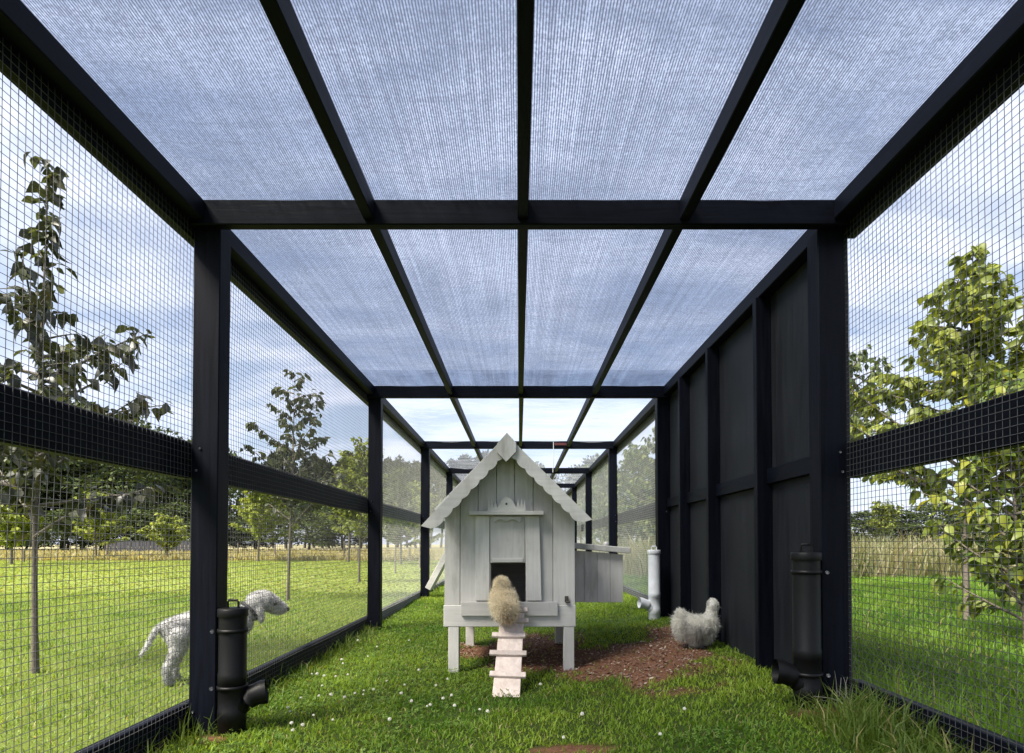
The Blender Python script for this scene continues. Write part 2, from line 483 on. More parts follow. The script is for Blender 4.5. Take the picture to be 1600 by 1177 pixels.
def ground_mat():
    m, nt, out, N = new_mat('lawn_ground'); L = nt.links.new
    a = N('ShaderNodeAttribute', attribute_name='tint'); sp = N('ShaderNodeSeparateColor'); L(a.outputs['Color'], sp.inputs[0])
    t = N('ShaderNodeTexCoord')
    n1 = N('ShaderNodeTexNoise', {'Scale': 1.3, 'Detail': 8.0, 'Roughness': 0.7}); L(t.outputs['Object'], n1.inputs['Vector'])
    n2 = N('ShaderNodeTexNoise', {'Scale': 45.0, 'Detail': 6.0, 'Roughness': 0.75}); L(t.outputs['Object'], n2.inputs['Vector'])
    g1 = ramp(N, [(0.3, (0.16, 0.21, 0.036)), (0.55, (0.22, 0.27, 0.055)), (0.75, (0.29, 0.31, 0.09))]); L(n1.outputs['Fac'], g1.inputs[0])
    g2 = N('ShaderNodeMix', data_type='RGBA', blend_type='MULTIPLY'); g2.inputs[0].default_value = 0.8
    r2 = ramp(N, [(0.25, 0.45), (0.75, 1.3)]); L(n2.outputs['Fac'], r2.inputs[0]); L(g1.outputs[0], g2.inputs[6]); L(r2.outputs[0], g2.inputs[7])
    d1 = ramp(N, [(0.3, (0.20, 0.19, 0.09)), (0.7, (0.36, 0.32, 0.19))]); L(n1.outputs['Fac'], d1.inputs[0])
    mx = N('ShaderNodeMix', data_type='RGBA'); L(sp.outputs[1], mx.inputs[0]); L(g2.outputs[2], mx.inputs[6]); L(d1.outputs[0], mx.inputs[7])
    th = N('ShaderNodeMix', data_type='RGBA'); th.inputs[7].default_value = (.035, .055, .012, 1); L(sp.outputs[2], th.inputs[0]); L(mx.outputs[2], th.inputs[6])
    s1 = ramp(N, [(0.2, (0.075, 0.033, 0.019)), (0.5, (0.165, 0.078, 0.046)), (0.8, (0.26, 0.145, 0.09))]); L(n2.outputs['Fac'], s1.inputs[0])
    mx2 = N('ShaderNodeMix', data_type='RGBA'); L(sp.outputs[0], mx2.inputs[0]); L(th.outputs[2], mx2.inputs[6]); L(s1.outputs[0], mx2.inputs[7])
    b = N('ShaderNodeBsdfPrincipled', {'Roughness': 0.95, 'Specular IOR Level': 0.1}); L(mx2.outputs[2], b.inputs['Base Color'])
    bp = N('ShaderNodeBump', {'Strength': 0.8, 'Distance': 0.012}); L(n2.outputs['Fac'], bp.inputs['Height']); L(bp.outputs[0], b.inputs['Normal'])
    L(b.outputs[0], out.inputs[0])
    return m
g_o = obj('ground', np_mesh('ground', GV, GF, gcol), ground_mat(), smooth=True)
tag(g_o, 'grassy ground of the run and the field around it', None, None, 'structure')

# ------------------------------------------------------------------ the run: timber frame, wire, cloth
PY = [-0.42, 2.45, 5.33, 8.20, 11.08, 13.95, 16.83]
MX = 1.405                                   # plane of the wire
run = empty('chicken_run', (0, 2.45, 0), 'long black timber chicken run with wire mesh sides and cloth roof', 'chicken run')

def jit(s=0.003): return random.uniform(-s, s)
for k, y in enumerate(PY):
    for s in (-1, 1):
        x0, x1 = sorted((s * 1.287, s * 1.401))
        box('post', (x0 + jit(), x1, y + 0.006, y + 0.102 + jit(), -0.1, 2.168), BLK['z'], run, 0.004)
    box('cross_beam', (-1.405, 1.405, y - 0.036, y + 0.010, 2.165 + jit(), 2.272), BLK['x'], run, 0.004)
for k in range(len(PY) - 1):
    ya, yb = PY[k] + 0.0105, PY[k + 1] - 0.0365
    for s in (-1, 1):
        x0, x1 = sorted((s * 1.335, s * 1.403))
        box('top_plate', (x0, x1, ya, yb, 2.185, 2.269), BLK['y'], run, 0.004)
        solid = (s == 1 and k == 1)
        if not solid:
            x0, x1 = sorted((s * 1.412, s * 1.455))
            box('top_rail', (x0, x1, PY[k] + 0.02, PY[k + 1] + 0.018, 2.130, 2.262), BLK['y'], run, 0.003)
            box('mid_rail', (x0, x1, PY[k] + 0.02, PY[k + 1] + 0.018, 1.092 + jit(.006), 1.245 + jit(.006)), BLK['y'], run, 0.003)
            zb = 0.13 if s < 0 else 0.235
            box('bottom_board', (x0, x1, PY[k] + 0.02, PY[k + 1] + 0.018, -0.05, zb), BLK['y'], run, 0.003)
    for xr in (-0.637, 0.020, 0.700):
        xr += jit(.008)
        box('rafter', (xr - 0.0225, xr + 0.0225, ya, yb, 2.183 + jit(), 2.2685), BLK['y'], run, 0.003)

bm = bmesh.new()
lathe(bm, [(.0003, -.0015), (.0035, -.0015), (.005, 0), (.005, .003)], 10, Matrix.Rotation(R(90), 4, 'X'))
screw_me = bm_mesh('screw', bm); screw_me.materials.append(BOLT)
def screw(x, y, z):
    o = bpy.data.objects.new('screw', screw_me); o.location = (x, y, z); link(o, run)
for k in (1, 2, 3):
    for xr in (-1.36, -0.637, 0.02, 0.70, 1.36):
        for dz in (.025, .072): screw(xr + jit(.008), PY[k] - .0375, 2.17 + dz + jit(.006))
    for sx in (-1, 1):
        for zz in (1.12, 1.21, .09): screw(sx * (1.375 + jit(.012)), PY[k] + .0045, zz + jit(.01))

def wire_panel(y0, y1, s, fine=True, z0=0.02, z1=2.2, r=0.00115, mat=None):
    step = 0.025
    nseg = 26 if fine else 3
    V, F = [], []
    base = 0
    def strand(P):
        nonlocal base
        P = np.asarray(P)
        t = P[-1] - P[0]
        if abs(t[2]) > abs(t[1]): offs = np.array([(r, 0, 0), (-r * .5, r * .87, 0), (-r * .5, -r * .87, 0)])
        else: offs = np.array([(r, 0, 0), (-r * .5, 0, r * .87), (-r * .5, 0, -r * .87)])
        n = len(P)
        VV = (P[:, None, :] + offs[None]).reshape(-1, 3)
        i = np.arange(n - 1)[:, None]; k = np.arange(3)[None]
        FF = np.stack([i * 3 + k, i * 3 + (k + 1) % 3, (i + 1) * 3 + (k + 1) % 3, (i + 1) * 3 + k], -1).reshape(-1, 4)
        V.append(VV); F.append(FF + base); base += n * 3
    yy = np.arange(y0, y1, step); zz = np.arange(z0, z1, step)
    def bulge(y, z):
        return (0.008 * (fbm(y, z, 1.7, 21) - 0.5) + 0.022 * (fbm(y, z, .9, 25) - .35) * np.sin(np.clip((z - .2) / .95 % 1.0, 0, 1) * math.pi)) * s
    for y in yy:
        z = np.linspace(z0, z1, nseg + 1)
        yv = y + 0.004 * (fbm(z * 0 + y * 3, z, 1.3, 31) - .5) + 0.02 * (fbm(z * 0 + 5, z, .8, 33) - .5)
        strand(np.stack([s * MX + bulge(yv, z), yv, z], -1))
    for z in zz:
        y = np.linspace(y0, y1, nseg + 1)
        zv = z + 0.004 * (fbm(y, y * 0 + z * 3, 1.3, 41) - .5) + 0.022 * (fbm(y, y * 0 + 3, .9, 43) - .5)
        strand(np.stack([s * (MX - 0.0018) + bulge(y, zv), y, zv], -1))
    o = obj('wire_mesh', np_mesh('wire_mesh', np.concatenate(V), np.concatenate(F)), mat or WIRE, run)
    tag(o, kind='stuff')
    return o
for k in range(len(PY) - 1):
    for s in (-1, 1):
        if s == 1 and k == 1: continue
        wire_panel(PY[k] + 0.11, PY[k + 1] + 0.02, s, k < 2) if k < 2 else wire_panel(PY[k] + 0.11, PY[k + 1] + 0.02, s, False, r=.00085, mat=WIRE_PALE)

# solid wall on the right side of the second bay
def ply_sheet(y0, y1):
    box('wall_sheet', (1.4035, 1.4205, y0, y1, 0.02, 2.262), PLY, run, 0.002)
studs = [3.205, 4.03, 4.735]
edges = [2.46, 3.2275, 4.0525, 4.7575, 5.43]
for i in range(4): ply_sheet(edges[i] + 0.0015, edges[i + 1] - 0.0015)
for y in [2.578] + studs:
    box('stud', (1.318, 1.4025, y - 0.0225, y + 0.0225, 0.0, 2.1845), BLK['z'], run, 0.003)
yy = [2.6005] + [v for sgm in studs for v in (sgm - 0.0225, sgm + 0.0225)] + [5.335]
for i in range(0, len(yy), 2):
    box('noggin', (1.372, 1.4025, yy[i] + .001, yy[i + 1] - .001, 1.142 + jit(.006), 1.228 + jit(.006)), BLK['y'], run, 0.003)

def cloth(name, y0, y1, z, mat, nyy, sag, wr, x0=-1.44, x1=1.44, seed=0):
    X, Y = np.meshgrid(np.linspace(x0, x1, 90), np.linspace(y0, y1, nyy))
    raf = np.array([-1.37, -0.637, 0.02, 0.70, 1.37])
    dist = np.min(np.abs(X[..., None] - raf), -1)
    Z = z - sag * sstep(0, 0.33, dist) + 0
    Z = Z + wr * (fbm(X * 0.5, Y * 2.2, 2.0, 51 + seed) - 0.5) * sstep(0, .1, dist) + 0.006
    V = np.stack([X, Y, Z], -1).reshape(-1, 3)
    n = X.shape[1]
    I, J = np.meshgrid(np.arange(n - 1), np.arange(nyy - 1))
    a = (J * n + I).ravel()
    return obj(name, np_mesh(name, V, np.stack([a, a + 1, a + n + 1, a + n], -1)), mat, run, True)
cloth('shade_cloth', -0.5, 5.40, 2.276, CLOTH, 160, 0.016, 0.016)
cloth('shade_cloth', 4.90, 5.38, 2.294, CLOTH_EDGE, 20, 0.004, 0.004, seed=4)
cloth('roof_net', 5.42, 16.9, 2.280, NET, 220, 0.02, 0.07, seed=9)

# ------------------------------------------------------------------ coop
CD = 3.68
BD = CD - 0.16                              # front of the barge boards
def cp(x, y, d=CD):
    v = px(x, y, d); return v.x, v.z
coop = empty('chicken_coop', (-0.06, 4.15, 0), 'small grey white painted wooden henhouse with steep scalloped gable on legs', 'henhouse')
xL, zB = cp(694.5, 979); xR, _ = cp(898.5, 979)
apx, apz = cp(792, 686)
slope = 1.03
def roofz(x, drop=0.0): return apz - abs(x - apx) * slope - drop
ox0, oz0 = cp(767, 940); ox1, oz1 = cp(821.5, 879)
seams = [cp(v, 0)[0] for v in (694.5, 719, 747, 776, 804, 833, 864, 898.5)]
zb0 = cp(0, 945)[1]
for i in range(len(seams) - 1):
    a, b = seams[i] + 0.0016, seams[i + 1] - 0.0016
    top = [(b, roofz(b, .03))]
    if a < apx < b: top.append((apx, roofz(apx, .03)))
    top.append((a, roofz(a, .03)))
    lo = max(a, ox0); hi = min(b, ox1)
    if lo < hi:
        P = []
        if a < ox0 - 1e-4: P += [(a, zb0), (ox0, zb0), (ox0, oz1)]
        else: P += [(a, oz1)]
        if b > ox1 + 1e-4: P += [(ox1, oz1), (ox1, zb0), (b, zb0)]
        else: P += [(b, oz1)]
        P += top
    else:
        P = [(a, zb0), (b, zb0)] + top
    dy_ = jit(.0025)
    prism('front_board', P, CD + dy_, CD + 0.018 + dy_, WHT['z'], coop, 0.0012)
box('base_board', (xL - .004, xR + .004, CD - 0.006, CD + 0.0165, zB, zb0 - .0015), WHT['x'], coop, 0.003)
CB = 4.66                                   # back of the coop
box('back_wall', (xL, xR, CB - .02, CB, zB, 1.0), WHT['x'], coop, .002)
prism('back_gable', [(xL, 1.002), (xR, 1.002), (xR, roofz(xR, .03)), (apx, roofz(apx, .03)), (xL, roofz(xL, .03))], CB - .02, CB, WHT['x'], coop)
box('floor_board', (xL + .02, xR - .02, CD + .02, CB - .022, zB + .02, zB + .04), WHT['y'], coop, .002)
for s, X in ((-1, xL), (1, xR)):
    zt = roofz(X, .035)
    n = 6
    for i in range(n):
        z0 = zB + (zt - zB) * i / n; z1 = zB + (zt - zB) * (i + 1) / n - .003
        x0, x1 = (X - .001, X + .017) if s < 0 else (X - .017, X + .001)
        box('side_board', (x0, x1, CD + .0205, CB - .0215, z0, z1), WHT['y'], coop, .0015)
# roof planks
ang = math.atan(slope)
Lr = 0.64
for s in (-1, 1):
    for i in range(5):
        t0, t1 = i * Lr / 5 + (0.012 if i == 0 else 0), (i + 1) * Lr / 5 - 0.003
        def q(t, h): return (apx + s * (t * math.cos(ang) + h * math.sin(ang)), apz - t * math.sin(ang) + h * math.cos(ang))
        prism('roof_plank', [q(t0, -0.018), q(t1, -0.018), q(t1, 0), q(t0, 0)], BD + .017, CB + .08, WHT['y'], coop, .0015)
# scalloped barge boards
def barge(s, tip):
    bx, bz = cp(792, 679, BD)
    tx, tz = cp(*tip, BD)
    d = Vector((tx - bx, 0, tz - bz)); L = d.length; d.normalize()
    nrm = Vector((-d.z, 0, d.x))
    if nrm.z > 0: nrm = -nrm
    w = 0.074
    P = [(bx, bz), (tx, tz)]
    e = Vector((tx, 0, tz)) + nrm * (w * 0.75) - d * 0.03
    P.append((e.x, e.z))
    nsc = 8
    for k in range(nsc * 6 + 1):
        t = 1 - k / (nsc * 6)
        ph = (k % 6) / 6
        depth = w - 0.006 + 0.012 * abs(math.sin(math.pi * k / 6)) ** 0.75
        tt = 0.10 + (0.93 - .10) * t
        p = Vector((bx, 0, bz)) + d * (L * tt) + nrm * depth
        P.append((p.x, p.z))
    v = Vector((bx, 0, bz)) + d * (w * 1.0) + nrm * w
    P.append((bx, bz - w * math.sqrt(2) * 1.0))
    prism('barge_board', P, BD, BD + 0.016, WHT['x'], coop)
barge(-1, (657.5, 822)); barge(1, (925.5, 812))
P = [cp(792, 676.5, BD), cp(776.5, 694, BD), cp(776.5, 707, BD), cp(791, 722, BD), cp(806.5, 706, BD), cp(806.5, 692, BD)]
prism('apex_diamond', P, BD - 0.018, BD - 0.0005, WHT['z'], coop, .001)
# door surround
TF = CD - 0.004
def panel(name, x0, x1, y0, y1, dpt, axis, thick=0.016, bev=.0015):
    a, zt = cp(x0, y0); b, zb_ = cp(x1, y1)
    return box(name, (a, b, CD - dpt - thick, CD - dpt, zb_, zt), WHT[axis], coop, bev)
panel('door_trim', 743, 765, 806.5, 938, .0035, 'z')
a, zt = cp(821, 806.5); b, zb_ = cp(843, 938)
prism('door_trim', [(a + .006, zb_), (b + .012, zb_), (b - .002, zt), (a - .004, zt)], CD - .0195, CD - .0035, WHT['z'], coop, .0015)
panel('door_panel', 765.7, 820, 806.6, 879.5, .0035, 'z', .008)
panel('door_stop', 769, 817, 872, 878.5, .0125, 'x', .006)
panel('threshold_board', 721, 871, 940, 961.5, .0075, 'x', .016)
panel('lintel_shelf', 734, 849, 799.5, 805.5, -.002, 'x', .07, .002)
P = []
for xx, yyv in [(763, 799.3), (821, 799.3), (820, 781), (816.8, 794.5), (815.2, 780), (812, 794.5), (810, 781), (806.5, 794), (803.5, 787), (798, 780.5), (792, 777.5), (786, 780.5), (781, 787), (777.5, 794), (774.5, 781), (772, 794.5), (769.5, 780), (767, 794.5), (764, 781)]:
    P.append(cp(xx, yyv))
prism('crown_ornament', P, CD - .064, CD - .052, WHT['x'], coop)
bm = bmesh.new(); c = cp(791.5, 788.5)
lathe(bm, [(0.0001, -.0005), (0.006, -.0005), (0.006, .002)], 12, Matrix.Translation((c[0], CD - .0645, c[1])) @ Matrix.Rotation(R(90), 4, 'X'))
obj('ornament_hole', bm_mesh('ornament_hole', bm), DARK, coop)
P = [cp(771.5, 808), cp(814, 808), cp(814, 815)]
for k in range(13):
    t = k / 12; P.append(cp(811 - 19.5 * t, 816.5 - 4.5 * math.sin(math.pi * t)))
for k in range(1, 13):
    t = k / 12; P.append(cp(791.5 - 19 * t, 816.5 - 4.5 * math.sin(math.pi * t)))
prism('scallop_trim', P, CD - .036, CD - .0118, WHT['x'], coop)
bm = bmesh.new(); c = cp(885, 936)
box_bm(bm, c[0] - .012, c[0] + .012, CD - .012, CD - .0045, c[1] - .02, c[1] + .02, .002)
box_bm(bm, c[0] - .008, c[0] + .022, CD - .022, CD - .0125, c[1] - .024, c[1] - .012, .003)
obj('latch', bm_mesh('latch', bm), simple('rusty_latch', (0.10, 0.085, 0.07), .6, .6, .4, 90), coop)
for (x0, x1, y, bot) in ((701, 717.5, CD - .004, 1047), (880.5, 897, CD - .004, 1043)):
    a, _ = cp(x0, 0); b, _ = cp(x1, 0)
    box('leg', (a, b, y, y + .065, gz1((a + b) / 2, y) - .03, zB - .001), WHT['z'], coop, .003)
for x in (xL + .055, xR - .07):
    box('leg', (x, x + .065, CB - .09, CB - .025, gz1(x, CB) - .03, zB - .001), WHT['z'], coop, .003)
# nest box on the right side, with sloping lid
n0, n1, nf, nb = xR + .0025, xR + .36, 3.98, 4.52
zn0, zn1 = px(0, 941, nf).z, px(0, 862, nf).z
nw = n1 - n0
for i in range(4):
    xa, xb = n0 + nw * i / 4 + .001, n0 + nw * (i + 1) / 4 - .001
    zt0, zt1 = zn1 + .01 - .03 * i / 4, zn1 + .01 - .03 * (i + 1) / 4
    prism('nest_box_board', [(xa, zn0), (xb, zn0 + jit(.002)), (xb, zt1), (xa, zt0)], nf, nf + .016, WHT['z'], coop, .0012)
box('nest_box_side', (n1 - .016, n1, nf + .0165, nb, zn0, zn1 - .024), WHT['y'], coop, .002)
box('nest_box_back', (n0, n1, nb + .0005, nb + .016, zn0, zn1 - .025), WHT['x'], coop, .002)
box('nest_box_floor', (n0, n1 - .017, nf + .017, nb, zn0 + .005, zn0 + .02), WHT['x'], coop, .002)
Mlid = Matrix.Translation((n0, 0, zn1 + .022)) @ Matrix.Rotation(R(5.0), 4, 'Y')
box('nest_box_lid', (0.001, nw + .045, nf - .04, nb + .05, 0, .040), WHT['y'], coop, .004, Mlid)
bm = bmesh.new()
lathe(bm, [(0.001, .03), (.016, .027), (.022, .014), (.016, .0), (.010, -.004)], 14, Matrix.Translation((n0 + nw * .78, nf + .25, zn1 + .040)))
obj('lid_knob', bm_mesh('lid_knob', bm), WHT['x'], coop, True)

# ramp
rb0 = px(791, 1087, 3.10); rt0 = Vector((cp(801.5, 0)[0], CD - .03, px(0, 950, CD - .03).z))
rb0.z = gz1(rb0.x, 3.10) + .005
ramp_o = empty('coop_ramp', tuple(rb0), 'pale pinkish wooden ramp with cross cleats leading up to henhouse door', 'ramp')
dirv = (rt0 - rb0); RL = dirv.length; dirv.normalize()
side = Vector((1, 0, 0)); side = (side - dirv * side.dot(dirv)).normalized(); up = side.cross(dirv).normalized()
RM = Matrix(((side.x, dirv.x, up.x, rb0.x), (side.y, dirv.y, up.y, rb0.y), (side.z, dirv.z, up.z, rb0.z), (0, 0, 0, 1)))
RMY = timber('pale_pink_timber_plank', (0.50, 0.41, 0.36), (0.72, 0.62, 0.56), 'y', 0.7, bump=0.4)
box('plank', (-.074, .074, -.02, RL, -.009, .009), RMY, ramp_o, .002, RM)
for (t, w0, w1) in ((0.185, .100, .100), (0.415, .108, .104), (0.625, .100, .098), (0.81, .092, .100), (.95, .05, .09)):
    MM = RM @ Matrix.Rotation(R(random.uniform(-1.5, 1.5)), 4, 'Z')
    box('cleat', (-w0, w1, RL * t - .0175, RL * t + .0175, .0095, .026), RAMPM, ramp_o, .002, MM)

# ------------------------------------------------------------------ feeders
def feeder(name, label, c, z0, z1, r, mat, bdir, bz, blen, bracket=None):
    E = empty(name, (c[0], c[1], z0), label, 'feeder', 'pipe feeders in the run')
    M = Matrix.Translation((c[0], c[1], 0))
    bm = bmesh.new()
    lathe(bm, [(r * .96, z0), (r, z0 + .004), (r, z0 + .05), (r * 1.035, z0 + .052), (r * 1.035, z0 + .105), (r, z0 + .108), (r, bz + .13), (r * 1.035, bz + .132), (r * 1.035, bz + .175), (r, bz + .178), (r, z1 - .012)], 28, M)
    obj('tube', bm_mesh('tube', bm), mat, E, True)
    bm = bmesh.new()
    lathe(bm, [(r * 1.1, z1 - .035), (r * 1.11, z1 - .034), (r * 1.11, z1 - .004), (r * 1.05, z1), (0.0005, z1 + .002)], 28, M)
    cap = obj('cap', bm_mesh('cap', bm), mat, E, True)
    T = Tubes()
    w = r * .42
    T.add([(c[0] - w, c[1], z1 - .002), (c[0] - w, c[1], z1 + .026), (c[0] - w + .006, c[1], z1 + .033), (c[0] + w - .006, c[1], z1 + .033), (c[0] + w, c[1], z1 + .026), (c[0] + w, c[1], z1 - .002)], .0055, 8)
    obj('handle', T.mesh('handle'), mat, cap, True)
    # branch spout: a swept pipe that leaves the tube low down and turns outwards
    b = Vector((bdir[0], bdir[1], 0)).normalized()
    P = []
    for k in range(9):
        t = k / 8
        a = R(62) * (1 - t) + R(bdir[2]) * t
        if k == 0: p = Vector((c[0], c[1], bz)); 
        else: p = P[-1] + (b * math.cos(a) + Vector((0, 0, math.sin(a)))) * (blen / 8)
        P.append(p)
    T = Tubes()
    rr = [r * .86] * 7 + [r * .95] * 2
    T.add(P, rr, 22)
    T.add([P[-1], P[-1] - (P[-1] - P[-2]) * 1.8], [r * .9, r * .75], 22)   # inner wall of the mouth
    obj('spout', T.mesh('spout'), mat, E, True)
    if bracket:
        for zz in bracket:
            bm = bmesh.new()
            lathe(bm, [(r * 1.02, zz - .008), (r * 1.10, zz - .008), (r * 1.10, zz + .008), (r * 1.02, zz + .008)], 28, M)
            br = obj('clamp', bm_mesh('clamp', bm), mat, E, True)
            sx = 1 if c[0] > 0 else -1
            bm = bmesh.new()
            lathe(bm, [(.0005, -.004), (.007, -.004), (.008, 0), (.008, .004)], 10, Matrix.Translation((c[0] + sx * r * 1.22, c[1] - r * .75, zz)) @ Matrix.Rotation(R(90), 4, 'X'))
            obj('bolt', bm_mesh('bolt', bm), BOLT, br, True)
    return E
feeder('pipe_feeder', 'black pipe feeder with handled cap fixed to left post beside the dog', (-1.227, 2.478), 0.0, .535, .055, BPLAST, (1, .35, 8), .085, .165, (.44, .20))
feeder('pipe_feeder', 'tall black pipe feeder in shadow on right post beside black wall', (1.225, 2.46), .10, .775, .055, BPLAST, (-1, .15, 5), .19, .155, (.69, .26))
feeder('pipe_feeder', 'white pipe feeder at far end of black wall', (1.218, 5.20), .13, .755, .052, WPLAST, (-1, -.15, 5), .20, .17, None)

# ------------------------------------------------------------------ animals
def blob(name, chains, vox, mat, parent, smooth_it=6):
    bm = bmesh.new()
    for ch in chains:
        pts = [(Vector(p[:3]), p[3]) for p in ch]
        for i in range(len(pts)):
            a, ra = pts[i]
            b, rb = pts[min(i + 1, len(pts) - 1)]
            n = max(1, int((b - a).length / (min(ra, rb) * 0.4))) if i < len(pts) - 1 else 1
            for k in range(n):
                t = k / n
                bmesh.ops.create_icosphere(bm, subdivisions=2, radius=ra + (rb - ra) * t, matrix=Matrix.Translation(a.lerp(b, t)))
    me = bpy.data.meshes.new(name); bm.to_mesh(me); bm.free()
    o = bpy.data.objects.new(name, me); COL.objects.link(o)
    m = o.modifiers.new('r', 'REMESH'); m.mode = 'VOXEL'; m.voxel_size = vox
    m = o.modifiers.new('s', 'SMOOTH'); m.factor = .5; m.iterations = smooth_it
    dg = bpy.context.evaluated_depsgraph_get()
    me2 = bpy.data.meshes.new_from_object(o.evaluated_get(dg))
    bpy.data.objects.remove(o); bpy.data.meshes.remove(me)
    me2.name = name
    me2.materials.clear()
    return me2

def tufts(me, n, length, width, cols, flow, lift=0.5, curl=0.3, seed=1, cfun=None, lfun=None):
    """short soft strands over a mesh; each strand is a bent tapered strip"""
    g = np.random.default_rng(seed)
    me.calc_loop_triangles()
    nt = len(me.loop_triangles)
    tv = np.empty(nt * 3, np.int32); me.loop_triangles.foreach_get('vertices', tv); tv = tv.reshape(-1, 3)
    co = np.empty(len(me.vertices) * 3, np.float32); me.vertices.foreach_get('co', co); co = co.reshape(-1, 3)
    A, B, C = co[tv[:, 0]], co[tv[:, 1]], co[tv[:, 2]]
    nr = np.cross(B - A, C - A); ar = np.linalg.norm(nr, axis=1); nr /= ar[:, None] + 1e-12
    ti = g.choice(nt, n, p=ar / ar.sum())
    u, v = g.random(n), g.random(n); f = u + v > 1; u[f] = 1 - u[f]; v[f] = 1 - v[f]
    P = A[ti] + (B - A)[ti] * u[:, None] + (C - A)[ti] * v[:, None]
    Nn = nr[ti]
    fl = np.array([flow(p) for p in P]) if callable(flow) else np.tile(flow, (n, 1))
    fl = fl + g.normal(0, curl, (n, 3))
    fl -= Nn * (fl * Nn).sum(1)[:, None]
    D = Nn * lift + fl; D /= np.linalg.norm(D, axis=1)[:, None]
    ln = length * g.uniform(.5, 1.3, n)
    if lfun is not None: ln = ln * lfun(P)
    D2 = D + fl * .5 + g.normal(0, curl, (n, 3)); D2 /= np.linalg.norm(D2, axis=1)[:, None]
    W = np.cross(D, g.normal(0, 1, (n, 3))); W /= np.linalg.norm(W, axis=1)[:, None] + 1e-9
    w = (width * g.uniform(.6, 1.4, n))[:, None]
    p0 = P - Nn * .003; p1 = P + D * (ln * .55)[:, None]; p2 = p1 + D2 * (ln * .5)[:, None]
    V = np.stack([p0 - W * w * .6, p0 + W * w * .6, p1 + W * w * .5, p1 - W * w * .5, p2], 1).reshape(-1, 3)
    i = np.arange(n)[:, None] * 5
    F = np.concatenate([i + [[0, 1, 2]], i + [[0, 2, 3]], i + [[3, 2, 4]]])
    ci = g.random(n)[:, None]
    c0, c1 = np.array(cols[0]), np.array(cols[1])
    c = c0 + (c1 - c0) * ci
    if cfun is not None: c = c * cfun(P)
    return V, F, np.repeat(c, 5, 0)

def animal_matrix(loc, rz, pitch=0, sc=(1, 1, 1)):
    return Matrix.Translation(loc) @ Matrix.Rotation(rz, 4, 'Z') @ Matrix.Rotation(-pitch, 4, 'Y') @ Matrix.Diagonal((*sc, 1))

def place(V, M):
    V = np.asarray(V)
    R3 = np.array(M.to_3x3()); t = np.array(M.translation)
    return V @ R3.T + t

def add_fur(name, V, F, c, M, parent, mat=FLUFF):
    return obj(name, np_mesh(name, place(V, M), F, c), mat, parent)

def hen(label, loc, rz, pitch, chains, skincol, cols, seed, cfun=None, beak=None, head=None, legs=(), sc=(1, 1, 1), headfluff=.4):
    E = empty('hen', loc, label, 'hen')
    M = animal_matrix(loc, rz, pitch, sc)
    bmat = simple('down_base', skincol, .95, 0, .15, 60)
    me = blob('body', chains, .009, bmat, E)
    V, F, c = tufts(me, 24000, .038, .0016, cols, lambda p: (-0.9, 0, -0.25 if p[2] < .2 else .1), .7, .6, seed, cfun, lambda P: np.where(P[:, 2] > .19, headfluff, 1.0) * np.where(P[:, 2] > .245, .8, 1.0) * np.where(P[:, 0] < -.08, 1.6, 1))
    co = np.empty(len(me.vertices) * 3, np.float32); me.vertices.foreach_get('co', co)
    me.vertices.foreach_set('co', place(co.reshape(-1, 3), M).astype(np.float32).ravel())
    obj('body', me, bmat, E, True)
    add_fur('plumage', V, F, c, M, E)
    if beak is not None:
        T = Tubes(); b0 = Vector(beak); T.add([M @ b0, M @ (b0 + Vector((.012, 0, -.002))), M @ (b0 + Vector((.022, 0, -.008)))], [.0075, .0055, .0008], 8)
        obj('beak', T.mesh('beak'), SKIN, E, True)
        for s in (-1, 1):
            bm = bmesh.new(); bmesh.ops.create_uvsphere(bm, u_segments=10, v_segments=8, radius=.0065, matrix=Matrix.Translation(M @ (b0 + Vector((-.016, s * .034, .008)))))
            obj('eye', bm_mesh('eye', bm), DARK, E, True)
    for lg in legs:
        T = Tubes(); a, b, toes = lg
        T.add([M @ Vector(a), M @ Vector(b)], [.010, .0065], 8)
        for t in toes: T.add([M @ Vector(b), M @ (Vector(b) + Vector(t) * .5 + Vector((0, 0, .003))), M @ (Vector(b) + Vector(t))], [.0055, .0045, .002], 6)
        obj('leg', T.mesh('leg'), SKIN, E, True)
    return E
# white-grey hen on the right, side on, looking right
hl = Vector((1.185, 3.86, gz1(1.185, 3.86)))
toes = ((.03, .012, -.002), (.034, 0, -.002), (.03, -.012, -.002), (-.018, 0, -.002))
hen('fluffy white grey hen standing on grass beside black wall', tuple(hl), R(-8), 0,
    [[(-.095, 0, .145, .055), (-.06, 0, .130, .083), (0, 0, .112, .092), (.055, 0, .118, .082), (.09, 0, .145, .062)],
     [(.085, 0, .15, .062), (.108, 0, .195, .044), (.120, 0, .235, .037)], [(.122, 0, .268, .043), (.136, 0, .262, .034)],
     [(-.095, 0, .175, .050), (-.120, 0, .205, .034), (-.130, 0, .222, .018)], [(.03, .08, .13, .035), (-.03, .085, .13, .045), (-.075, .075, .15, .026)], [(.03, -.08, .13, .035), (-.03, -.085, .13, .045), (-.075, -.075, .15, .026)]],
    (.60, .59, .56), ((.72, .70, .64), (.97, .95, .89)), 5, lambda P: (np.where(fbm(P[:, 0], P[:, 2], 18, 2)[:, None] > .56, .70, 1.0) * np.clip(.62 + .75 * fbm(P[:, 0] + P[:, 1], P[:, 2], 45, 7)[:, None], .72, 1.08)) * np.ones((1, 3)), (.170, 0, .256), None,
    (((.02, .035, .06), (.02, .035, .006), toes), ((.02, -.035, .06), (.03, -.035, .006), toes)), (.86, .95, 1.06))
